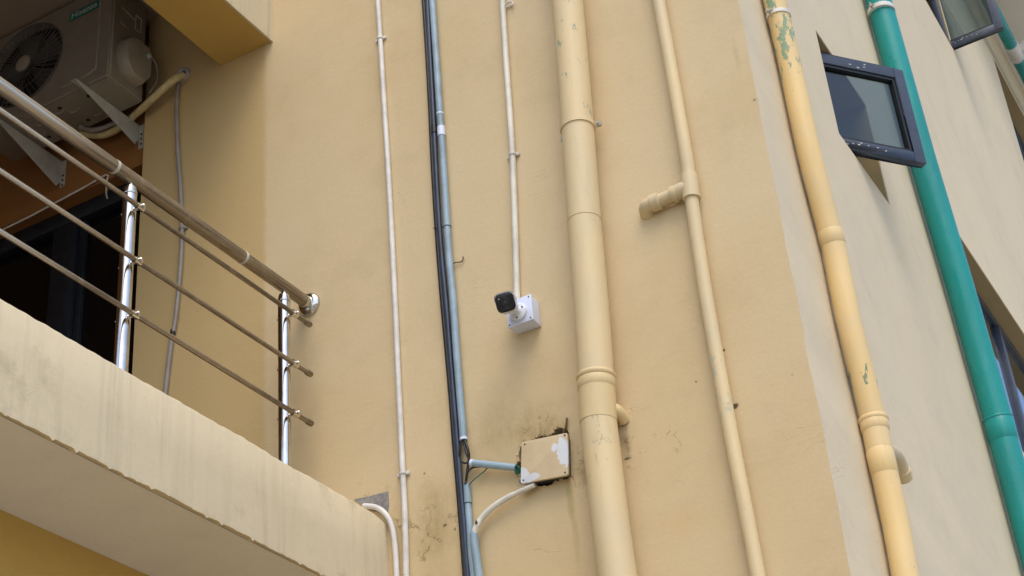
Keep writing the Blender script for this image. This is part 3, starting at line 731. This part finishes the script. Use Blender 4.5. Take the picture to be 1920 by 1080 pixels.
# grey drain hose out of the wall above the balcony
H1 = [(334, 158), (331, 200), (333, 280), (338, 350), (341, 425), (339, 490), (335, 540), (330, 590), (325, 622)]
H2 = [(323, 626), (319, 660), (314, 700), (309, 745)]
hs = thing('drain_hose', 'thin grey hose hanging down the wall behind the balcony railing', 'hose')
mb = MB(); mb.tube(smooth_path([A(x, y, .016) for x, y in H1], 5), .0105, 14); mb.build('hose', M['hose'], hs)
mb = MB(); mb.tube(up_down(smooth_path([A(x, y, .014) for x, y in H2], 5), None, Zc(2.5)), .0112, 14); mb.build('hose', M['hose'], hs)
mb = MB(); c = A(324, 623, .015); mb.tube([c+Vector((0, 0, -.012)), c+Vector((0, 0, .012))], .0118, 14); mb.build('tape', M['black'], hs)
saddle(H1, 428, .0105, hs, M['hose'], .016)
# cream conduit leaving the slab end
E1 = [(682, 949), (694, 949.5), (706, 952), (719, 960), (729, 973), (736, 991), (740, 1016), (742.5, 1047), (744, 1080)]
mb = MB(); mb.tube(up_down(smooth_path([A(x, y, .016) for x, y in E1], 5), None, 0), .0112, 16)
tag(mb.build('conduit', M['pvc_white']), 'short pale conduit bending down around the end of the balcony beam', 'conduit', 'thin white conduits')

# ------------------------------------------------------------------ junction box
jx = thing('junction_box', 'square junction box with a tan smeared lid set in broken plaster', 'junction box')
YL = 4.955
C4 = [PY(978, 829, YL), PY(1064, 811, YL), PY(1065.5, 890.5, YL), PY(976, 907, YL)]
u_ = (C4[1]-C4[0]).normalized(); 
mb = MB(); q = [C4[0]+(C4[2]-C4[0])*.06+Vector((0, .012, 0)), C4[1]+(C4[3]-C4[1])*.06+Vector((0, .012, 0)), C4[2]+(C4[0]-C4[2])*.06+Vector((0, .012, 0)), C4[3]+(C4[1]-C4[3])*.06+Vector((0, .012, 0))]
mb.prism(q, (0, .085, 0)); mb.build('body', simple('grey_box_body', (92, 92, 92), .6), jx)
def roundpoly(C, r, n=5):
    out = []
    for i in range(4):
        p, a, b = C[i], C[i-1], C[(i+1) % 4]; d0 = (a-p).normalized()*r; d1 = (b-p).normalized()*r
        for k_ in range(n+1):
            t = k_/n; out.append(p + d0*(1-t)**2 + d1*t**2)
    return out
mb = MB(); mb.prism(roundpoly(C4, .010), (0, .010, 0)); lid = mb.build('lid', M['lid'], jx, .0015)
for cx, cy in ((984, 833), (1059, 816), (1059.5, 886), (981.5, 900.5)):
    c = PY(cx, cy, YL); mb = MB(); mb.tube([c+Vector((0, .002, 0)), c+Vector((0, -.0012, 0))], .0034, 12); mb.build('screw', M['screw'], lid)
# loose broken plaster lip round the hole
mb = MB(); rr = random.Random(9)
for i, (hx, hy) in enumerate(hole):
    for k_ in range(2):
        p = A(hx+rr.uniform(-2.5, 2.5), hy+rr.uniform(-2.5, 2.5), 0); q = rr.uniform(.003, .008)
        ring_ = [p+Vector((math.cos(a)*q*rr.uniform(.6, 1.5), 0.001, math.sin(a)*q*rr.uniform(.6, 1.2))) for a in [j*math.pi/3 for j in range(6)]]
        mb.add(ring_+[p+Vector((0, -rr.uniform(.002, .006), 0))], [(j, (j+1) % 6, 6) for j in range(6)])
mb.build('plaster_crumbs', M['wallA'], bld)['kind'] = 'stuff'

# ------------------------------------------------------------------ security camera and its box
r0 = A(966, 627); r1 = A(1014, 609)
BX0, BX1 = r0.x-.002, r1.x; BZ0 = (r0.z+r1.z)/2-.002
D_ = .074
f_br = PY(1002.8, 601.5, YA-D_); f_tr = PY(999.3, 549, YA-D_); BZ1 = f_tr.z
BZ0 = (BZ0+f_br.z)/2; BX1 = (BX1+f_br.x)/2; BX0 = PY(952, 617.6, YA-D_).x
cb = thing('camera_box', 'small square white plastic box carrying the security camera', 'junction box')
mb = MB(); mb.box((BX0+.003, YA-D_+.014, BZ0+.003), (BX1-.003, YA-.0005, BZ1-.003)); mb.build('body', M['box_white'], cb, .004, 3)
mb = MB(); mb.box((BX0, YA-D_, BZ0), (BX1, YA-D_+.0135, BZ1)); cl = mb.build('lid', M['box_white'], cb, .0035, 3)
for sx in (BX0+.010, BX1-.010):
    for sz in (BZ0+.011, BZ1-.010):
        mb = MB(); mb.tube([Vector((sx, YA-D_+.001, sz)), Vector((sx, YA-D_-.0012, sz))], .0032, 12); mb.build('screw', M['screw'], cl)
sc = thing('security_camera', 'white bullet security camera with black face on the white wall box', 'security camera')
yb = YA-D_
bc = PY(972.5, 586.5, yb)
mb = MB(); mb.tube([bc+Vector((0, -.0005, 0)), bc+Vector((0, -.010, 0)), bc+Vector((0, -.014, 0))], [.0385, .0385, .033], 40)
base = mb.build('mounting_base', M['cam_white'], sc)
for a in (25, 145, 265):
    p = bc+Vector((math.cos(R(a))*.027, -.0135, math.sin(R(a))*.027)); mb = MB(); mb.tube([p, p+Vector((0, -.0022, 0))], .0034, 10); mb.build('screw', M['screw'], base)
fc = PY(947.6, 567, YA-.215)                # centre of the black face
rc = PY(956.5, 573, YA-.105)
ax = (fc-rc).normalized(); jt = rc+ax*.016+Vector((.002, 0, -.020))
mb = MB(); mb.tube([bc+Vector((0, -.012, 0)), bc+Vector((0, -.020, .001)), jt+Vector((0, .008, .0)), jt+Vector((0, -.004, .008))], [.022, .0155, .0155, .0135], 24); mb.build('arm', M['cam_white'], sc)
# body: rounded-square bullet
up = Vector((0, 0, 1)); sx = ax.cross(up).normalized(); sy = sx.cross(ax)
sx, sy = (sx*math.cos(R(-6))+sy*math.sin(R(-6))), (sy*math.cos(R(-6))-sx*math.sin(R(-6)))
def sq(c, r, n=40, e=4.0):
    out = []
    for i in range(n):
        t = 2*math.pi*i/n; ct, st = math.cos(t), math.sin(t)
        rad = r/((abs(ct)**e+abs(st)**e)**(1/e)); out.append(c+sx*(ct*rad)+sy*(st*rad))
    return out
HR = .0385; LN = .112
secs = [(-.001, HR-.0015), (.002, HR), (LN*.45, HR*.98), (LN*.75, HR*.92), (LN*.93, HR*.78), (LN, HR*.55)]
mb = MB(); vs = []
for t, r in secs: vs += sq(fc-ax*t, r)
n = 40; mb.add(vs, [(i*n+k_, i*n+(k_+1) % n, (i+1)*n+(k_+1) % n, (i+1)*n+k_) for i in range(len(secs)-1) for k_ in range(n)], True)
mb.add(vs[-n:], [tuple(range(n))]); mb.build('body', M['cam_white'], sc)
mb = MB(); vs = sq(fc-ax*.002, HR-.0030)+sq(fc+ax*.0012, HR-.0034)+sq(fc+ax*.0020, HR-.0050)
mb.add(vs, [(i*n+k_, i*n+(k_+1) % n, (i+1)*n+(k_+1) % n, (i+1)*n+k_) for i in range(2) for k_ in range(n)], True); mb.add(vs[-n:], [tuple(range(n))]); face = mb.build('face', M['cam_black'], sc)
mb = MB(); c = fc+ax*.003+sy*.002; 
mb.ring(c, ax, .0135, .0016, 32, 6); mb.build('lens_ring', M['lens'], face)
mb = MB(); mb.tube([c, c+ax*.0012], .008, 24); mb.build('lens', M['lens'], face)
mb = MB(); c = fc+ax*.003+sx*.021+sy*.018; mb.tube([c, c+ax*.001], .0022, 12); mb.build('sensor', M['box_white'], face)
mb = MB(); c = fc+ax*.003-sy*.022-sx*.001; mb.tube([c-sx*.010, c+sx*.010], .0016, 8); mb.tube([c, c+ax*.001], .0036, 12); mb.build('light_strip', M['lens'], face)
mb = MB(); q = LN*.55
vs = sq(fc-ax*0.001, HR+.0018)+sq(fc-ax*q, HR+.0014)
mb.add([v for i, v in enumerate(vs)], [(k_, k_+1, k_+1+n, k_+n) for k_ in range(2, 19)], True); mb.build('sunshade', M['cam_white'], sc)

# ------------------------------------------------------------------ railing
rl = thing('balcony_railing', 'stainless steel balcony railing still in dirty brown film, three crossbars', 'railing')
ZR = Zc(3.782); zslab = Zc(2.60)
RR = .0275
mb = MB(); mb.tube([Vector((XRAIL, .4, ZR)), Vector((XRAIL, 3, ZR)), Vector((XRAIL, 4.0, ZR)), Vector((XRAIL, YA-.045, ZR))], RR, 40); hr = mb.build('handrail', M['film'], rl)
for px_, py_ in ((222, 318), (463, 484)):
    y = PX(px_, py_, XRAIL+.02).y; mb = MB(); mb.tube([Vector((XRAIL, y-.007, ZR)), Vector((XRAIL, y-.006, ZR)), Vector((XRAIL, y+.006, ZR)), Vector((XRAIL, y+.007, ZR))], [RR, RR+.0012, RR+.0012, RR], 40)
    mb.build('tape_band', M['caulk'], hr)
mb = MB(); c = Vector((XRAIL, YA, ZR))
mb.tube([c+Vector((0, -.001, 0)), c+Vector((0, -.006, 0)), c+Vector((0, -.014, 0)), c+Vector((0, -.022, 0)), c+Vector((0, -.026, 0))], [.055, .055, .052, .042, .032], 48)
mb.tube([c+Vector((0, -.02, 0)), c+Vector((0, -.05, 0))], .0295, 40); mb.build('wall_flange', M['steel'], rl)
posts = [3.855, 4.815, 2.895, 1.935, .975]
bars = [Zc(3.628), Zc(3.389), Zc(3.160)]
XBAR = XRAIL+.052
for i, y in enumerate(posts):
    mb = MB(); mb.tube([Vector((XRAIL, y, zslab)), Vector((XRAIL, y, ZR-.078))], .0262, 48); p = mb.build('post', M['steel'], rl)
    mb = MB(); mb.tube([Vector((XRAIL, y, ZR-.0785)), Vector((XRAIL, y, ZR-.075)), Vector((XRAIL, y, ZR-.075)), Vector((XRAIL, y, ZR-.045)), Vector((XRAIL, y, ZR-.038))], [.0262, .0275, .0275, .022, .013], 40)
    mb.tube([Vector((XRAIL, y, ZR-.045)), Vector((XRAIL, y, ZR-.02))], .010, 16)
    mb.build('post_cap', M['steel'], p)
    mb = MB(); mb.tube([Vector((XRAIL, y, ZR-.0805)), Vector((XRAIL, y, ZR-.0785))], .0267, 40); mb.build('seam', M['alu_in'], p)
    mb = MB(); mb.tube([Vector((XRAIL, y, zslab)), Vector((XRAIL, y, zslab+.008)), Vector((XRAIL, y, zslab+.014))], [.055, .055, .03], 32); mb.build('base_flange', M['steel'], p)
    for z in bars:
        mb = MB(); mb.tube([Vector((XRAIL+.020, y, z)), Vector((XBAR, y, z))], .0075, 16)
        mb.tube([Vector((XBAR, y-.017, z)), Vector((XBAR, y+.017, z))], .0135, 24)
        mb.tube([Vector((XBAR+.010, y, z)), Vector((XBAR+.020, y, z)), Vector((XBAR+.024, y, z))], [.008, .008, .004], 16)
        mb.build('bar_holder', M['steel'], p)
        mb = MB(); mb.tube([Vector((XRAIL-.024, y, z)), Vector((XRAIL-.033, y, z))], .0065, 12); mb.build('bolt', M['steel'], p)
for z in bars:
    mb = MB(); mb.tube([Vector((XBAR, .45, z)), Vector((XBAR, 3.5, z)), Vector((XBAR, 4.90, z))], .0098, 24); b = mb.build('crossbar', M['film'], rl)
    mb = MB(); mb.tube([Vector((XBAR, 4.893, z)), Vector((XBAR, 4.897, z)), Vector((XBAR, 4.925, z)), Vector((XBAR, 4.930, z))], [.0108, .0132, .0132, .0105], 24); mb.build('end_cap', M['film'], b)

# ------------------------------------------------------------------ air conditioner
ac = thing('air_conditioner', 'outdoor air conditioner unit with round fan grille in the shade above the balcony', 'air conditioner')
AX0, AX1, AY0, AY1, AZ0, AZ1 = -5.33, -4.482, 4.65, 4.905, Zc(5.257), Zc(5.862)
fcx, fcz, fr = PY(47, 122, AY0).x, PY(47, 122, AY0).z, .247
mb = MB()
circ = [(fcx+fr*math.cos(2*math.pi*i/64), fcz+fr*math.sin(2*math.pi*i/64)) for i in range(64)]
sheet(mb, [(AX0, AZ0), (AX1, AZ0), (AX1, AZ1), (AX0, AZ1)], [circ], lambda u, v: Vector((u, AY0, v)), .05, (0, -1, 0))
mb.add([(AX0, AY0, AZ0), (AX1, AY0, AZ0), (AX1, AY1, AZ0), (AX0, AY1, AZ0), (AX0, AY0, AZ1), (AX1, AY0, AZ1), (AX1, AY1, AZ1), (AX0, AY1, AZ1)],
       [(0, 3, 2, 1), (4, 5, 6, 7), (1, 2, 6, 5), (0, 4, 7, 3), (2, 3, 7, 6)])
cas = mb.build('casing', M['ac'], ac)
bv = cas.modifiers.new('bevel', 'BEVEL'); bv.width = .012; bv.segments = 3; bv.limit_method = 'ANGLE'; bv.angle_limit = R(60)
mb = MB(); mb.tube([Vector((fcx, AY0+.049, fcz)), Vector((fcx, AY0+.052, fcz))], fr+.002, 48); mb.build('fan_well', M['ac_dark'], ac)
mb = MB()
for i in range(5):
    a = 2*math.pi*i/5+.4; vs = []
    for k_ in range(7):
        r = .04+.185*k_/6
        for e, yy in ((-.28, .045), (.30, .02)):
            aa = a+e*(1+.3*k_/6); vs.append(Vector((fcx+r*math.cos(aa), AY0+yy, fcz+r*math.sin(aa))))
    mb.add(vs, [(2*k_, 2*k_+1, 2*k_+3, 2*k_+2) for k_ in range(6)], True)
mb.build('fan', simple('grey_fan_blade', (70, 70, 68), .5), ac)
mb = MB()
for i in range(44):
    a = 2*math.pi*i/44; pts = []
    for k_ in range(5):
        r = .045+(fr-.045)*k_/4; aa = a+.16*(k_/4)**1.4; pts.append(Vector((fcx+r*math.cos(aa), AY0-.014+.010*(k_/4)**3, fcz+r*math.sin(aa))))
    mb.tube(pts, .0020, 6, False)
for rr_ in (fr+.001, fr*.66, fr*.36): mb.ring((fcx, AY0-(.004 if rr_ > fr else .011), fcz), (0, 1, 0), rr_, .0035 if rr_ > fr else .0018, 64, 6)
mb.build('fan_grille', M['ac_wire'], ac)
mb = MB(); mb.tube([Vector((fcx, AY0-.008, fcz)), Vector((fcx, AY0-.018, fcz)), Vector((fcx, AY0-.021, fcz))], [.047, .047, .040], 32); mb.build('grille_hub', M['ac_cover'], ac)
# pressed ribs on the front and side panels
mb = MB(); xr = AX1-.075
mb.tube(smooth_path([Vector((xr, AY0-.001, AZ1-.03)), Vector((xr, AY0-.001, AZ0+.12)), Vector((xr-.02, AY0-.001, AZ0+.075)), Vector((xr-.07, AY0-.001, AZ0+.06)), Vector((fcx+fr+.02, AY0-.001, AZ0+.058))], 8), .006, 10)
mb.tube([Vector((AX1-.004, AY0+.020, AZ0+.02)), Vector((AX1-.004, AY0+.020, AZ1-.02))], .009, 10)
for a, b in ((.03, .20), (.06, .12)):
    pass
mb.tube([Vector((AX1+.001, AY0+.07, AZ1-.12)), Vector((AX1+.001, AY0+.17, AZ1-.135))], .005, 8)
mb.tube([Vector((AX1+.001, AY0+.07, AZ1-.22)), Vector((AX1+.001, AY0+.12, AZ1-.225))], .005, 8)
mb.build('pressed_rib', M['ac_cover'], ac)
mb = MB(); q = [Vector((AX1+.002, AY0+.175, AZ1-.19)), Vector((AX1+.002, AY0+.215, AZ1-.19)), Vector((AX1+.002, AY0+.215, AZ1-.10)), Vector((AX1+.002, AY0+.175, AZ1-.10))]
mb.tube(q+[q[0]], .0025, 6); mb.build('side_label', M['plate_text'], ac)
# valve cover: D-shaped dome leaning down
mb = MB(); yc0 = AY0+.135; zc0 = AZ0+.175; pol = []
for i in range(25):
    a = R(-90+180*i/24); pol.append((yc0-.085*math.cos(a), zc0+.125*math.sin(a)))
pol += [(yc0+.09, zc0+.125), (yc0+.105, zc0+.05), (yc0+.105, zc0-.06), (yc0+.06, zc0-.125)]
P0 = [Vector((AX1, y, z)) for y, z in pol]
def shrink(k_, x, dz_=0): return [Vector((x, yc0+.02+(y-yc0-.02)*k_, zc0+(z-zc0)*k_+dz_)) for y, z in pol]
P1 = shrink(.97, AX1+.055, -.004); P2 = shrink(.90, AX1+.068, -.006); nn_ = len(pol)
mb.add(P0+P1+P2, [(i+j*nn_, (i+1) % nn_+j*nn_, (i+1) % nn_+(j+1)*nn_, i+(j+1)*nn_) for j in range(2) for i in range(nn_)])
mb.add(P2, [tuple(range(nn_))]); vc = mb.build('valve_cover', M['ac_cover'], ac)
mb = MB(); mb.tube([Vector((AX1+.06, yc0+.07, zc0+.05)), Vector((AX1+.082, yc0+.07, zc0+.05))], .012, 16); mb.build('knob', M['plate_text'], vc)
mb = MB(); mb.tube(smooth_path([Vector((AX1+.06, yc0+.07, zc0+.09)), Vector((AX1+.07, yc0+.13, zc0+.03)), Vector((AX1+.06, yc0+.15, zc0-.05)), Vector((AX1+.03, yc0+.13, zc0-.13))], 6), .005, 8)
mb.build('cord', M['hose'], ac)
# base pan, drain holes and pressed marks underneath
mb = MB(); mb.box((AX0+.01, AY0+.01, AZ0-.010), (AX1-.008, AY1-.01, AZ0-.0005)); mb.build('base_pan', M['ac'], ac, .003)
rr = random.Random(2)
for i in range(9):
    mb = MB()
    x = AX0+.1+.07*i+rr.uniform(-.02, .02); y = AY0+.05+rr.uniform(0, .14)
    mb.tube(smooth_path([Vector((x, y, AZ0-.010)), Vector((x+.03, y+.008, AZ0-.012)), Vector((x+.06, y-.004, AZ0-.010))], 4), .0045, 8)
    mb.build('pan_emboss', M['ac_cover'], ac)
mb = MB()
for x, y in ((AX0+.3, .19), (AX1-.30, .20), (AX1-.17, .06), (AX0+.5, .05)):
    mb.tube([Vector((x, AY0+y, AZ0-.0115)), Vector((x, AY0+y, AZ0-.0102))], .011, 16)
mb.build('drain_hole', M['ac_dark'], ac)
# nameplate with the maker's lettering
n0 = PY(131, 33, AY0-.003); n1 = PY(186, 6, AY0-.003)
zc_ = (n0.z+n1.z)/2
mb = MB(); mb.box((n0.x, AY0-.004, zc_-.026), (n1.x, AY0-.0008, zc_+.026)); npl = mb.build('nameplate', M['plate_green'], ac, .001)
cu = bpy.data.curves.new('lettering', 'FONT'); cu.body = 'Hisense'; cu.size = .052; cu.align_x = 'CENTER'; cu.align_y = 'CENTER'; cu.extrude = .0004; cu.offset = .0006
tmp = bpy.data.objects.new('tmp', cu); COL.objects.link(tmp); bpy.context.view_layer.update()
me = bpy.data.meshes.new_from_object(tmp.evaluated_get(bpy.context.evaluated_depsgraph_get())); bpy.data.objects.remove(tmp)
wtx = max(v.co.x for v in me.vertices)-min(v.co.x for v in me.vertices); kx = (n1.x-n0.x)*.86/wtx
for v in me.vertices:
    v.co = Vector(((n0.x+n1.x)/2+v.co.x*kx, AY0-.0048-v.co.z, zc_+v.co.y*kx))
me.materials.clear(); me.materials.append(M['plate_text'])
tx = bpy.data.objects.new('lettering', me); COL.objects.link(tx); tx.parent = npl

# brackets carrying it
def bracket(xp, label):
    b = thing('wall_bracket', label, 'bracket', 'brackets carrying the air conditioner')
    yt = 4.50; zt_ = Zc(5.186); mb = MB(); t = .003
    mb.box((xp-.002, yt, zt_-.032), (xp+.002, YREC-.001, zt_)); mb.box((xp-.034, yt, zt_-.003), (xp-.0021, YREC-.001, zt_)); mb.build('arm', M['brk'], b)
    z0_ = zt_-.02; z1_ = Zc(5.156)-.0
    return b
def bracket2(x0, x1, tip, z_top, z_bot, label):
    """sheet-metal gusset from the tip under the unit back to a drilled wall plate"""
    b = thing('wall_bracket', label, 'bracket', 'brackets carrying the air conditioner')
    zt_ = AZ0-.013
    mb = MB(); mb.box((x0-.035, tip, zt_-.004), (x0, YREC-.002, zt_)); mb.build('arm', M['brk'], b)
    mb = MB(); P = [Vector((x0, tip, zt_)), Vector((x0, tip, zt_-.022)), Vector((x0, YREC-.03, z_bot+.03)), Vector((x0, YREC-.03, z_bot+.115))]
    mb.prism(P, (.003, 0, 0)); mb.build('gusset', M['brk'], b)
    mb = MB(); mb.box((x0+.0031, YREC-.030, z_bot), (x0+.006, YREC-.001, zt_-.005)); mb.box((x0+.0061, YREC-.004, z_bot), (x0+.042, YREC-.001, zt_-.006)); pl_ = mb.build('wall_plate', M['brk'], b)
    mb = MB()
    for k_ in range(3): mb.tube([Vector((x0+.024, YREC-.0045, z_bot+.035+.033*k_)), Vector((x0+.024, YREC-.0065, z_bot+.035+.033*k_))], .0075, 12)
    mb.build('bolt_hole', M['ac_dark'], pl_)
    return b
bt = PY(141, 147, 4.47)
bracket2(-4.715, 0, 4.47, 0, Zc(5.165)-.0, 'pale steel bracket under the right end of the air conditioner') if False else None
def gusset_bracket(plate_px, tip_px, label):
    (xa, ya), (xb, yb_) = plate_px                       # top and bottom of the wall plate in the picture
    p0 = PY(xa, ya, YREC-.003); p1 = PY(xb, yb_, YREC-.003); xw = (p0.x+p1.x)/2
    v = ray(*tip_px); tz = AZ0-.014; k_ = (tz-CZ)/v.z; tip = Vector((v.x*k_, v.y*k_, tz))
    ty = tip.y; x0 = xw-.012
    b = thing('wall_bracket', label, 'bracket', 'brackets carrying the air conditioner')
    mb = MB(); mb.box((x0-.03, ty, tz-.003), (x0, YREC-.002, tz)); mb.build('arm', M['brk'], b)
    hgt = p0.z-p1.z
    mb = MB(); mb.prism([Vector((x0, ty, tz)), Vector((x0, ty+.004, tz-.014)), Vector((x0, YREC-.028, p1.z+hgt*.10)), Vector((x0, YREC-.003, p1.z+hgt*.30)), Vector((x0, YREC-.003, tz))], (.0028, 0, 0)); mb.build('gusset', M['brk'], b)
    mb = MB(); mb.box((x0+.003, YREC-.004, p1.z), (x0+.034, YREC-.001, tz-.004)); pl_ = mb.build('wall_plate', M['brk'], b)
    mb = MB()
    for q_ in range(3): mb.tube([Vector((x0+.02, YREC-.0038, p1.z+.030+.030*q_)), Vector((x0+.02, YREC-.0060, p1.z+.030+.030*q_))], .0062, 12)
    mb.build('bolt_hole', M['ac_dark'], pl_)
    return b
gusset_bracket(((263, 215), (264, 279)), (141, 147), 'pale steel bracket under the right end of the air conditioner')
gusset_bracket(((116, 300), (117, 356)), (-22, 222), 'pale steel bracket under the left end of the air conditioner')

# insulated line and dark hose from the unit to the wall sleeve
rf = thing('insulated_pipe', 'tan insulated pipe running from the air conditioner up to the round wall sleeve', 'pipe')
pth = [PY(343, 141, 4.97), PY(325, 150, 4.93), PY(300, 172, 4.92), PY(270, 200, 4.93), PY(245, 222, 4.97), PY(215, 245, 4.97), PY(185, 254, 4.96), PY(150, 248, 4.92), PY(130, 235, 4.86)]
mb = MB(); mb.tube(smooth_path(pth, 7), .0185, 20); mb.build('tube', M['ins'], rf)
hs2 = thing('grey_hose', 'dark grey hose looping under the air conditioner beside the tan pipe', 'hose')
mb = MB(); mb.tube(smooth_path([PY(235, 222, 4.95), PY(212, 232, 4.95), PY(190, 241, 4.93), PY(168, 244, 4.90), PY(150, 238, 4.84)], 6), .013, 16); mb.build('tube', M['hose'], hs2)
sl_ = A(342, 141, .004); mb = MB(); mb.ring(sl_, (0, 1, 0), .034, .012, 48, 12)
o = mb.build('wall_sleeve', simple('pale_sleeve_plastic', (176, 172, 168), .5)); tag(o, 'round grey sleeve ring in the wall where the tan pipe enters', 'sleeve ring')
mb = MB(); mb.tube([sl_+Vector((0, .003, 0)), sl_+Vector((0, -.001, 0))], .030, 24); h_ = mb.build('sleeve_hole', M['ac_dark'], o)
# white cable along the lintel
mb = MB(); W = [PY(-40, 452, 5.005), PY(0, 433, 5.005), PY(60, 404, 5.005), PY(110, 377, 5.005), PY(160, 350, 5.005), PY(198, 328, 5.005), PY(203, 329, 5.005), PY(200, 340, 5.02), PY(199, 362, 5.06), PY(201, 372, 5.09)]
mb.tube(W[:6]+[W[6]]+W[7:], .0048, 8)
tag(mb.build('white_cable', M['pvc_white']), 'thin white cable strung along the lintel above the balcony door', 'cable')
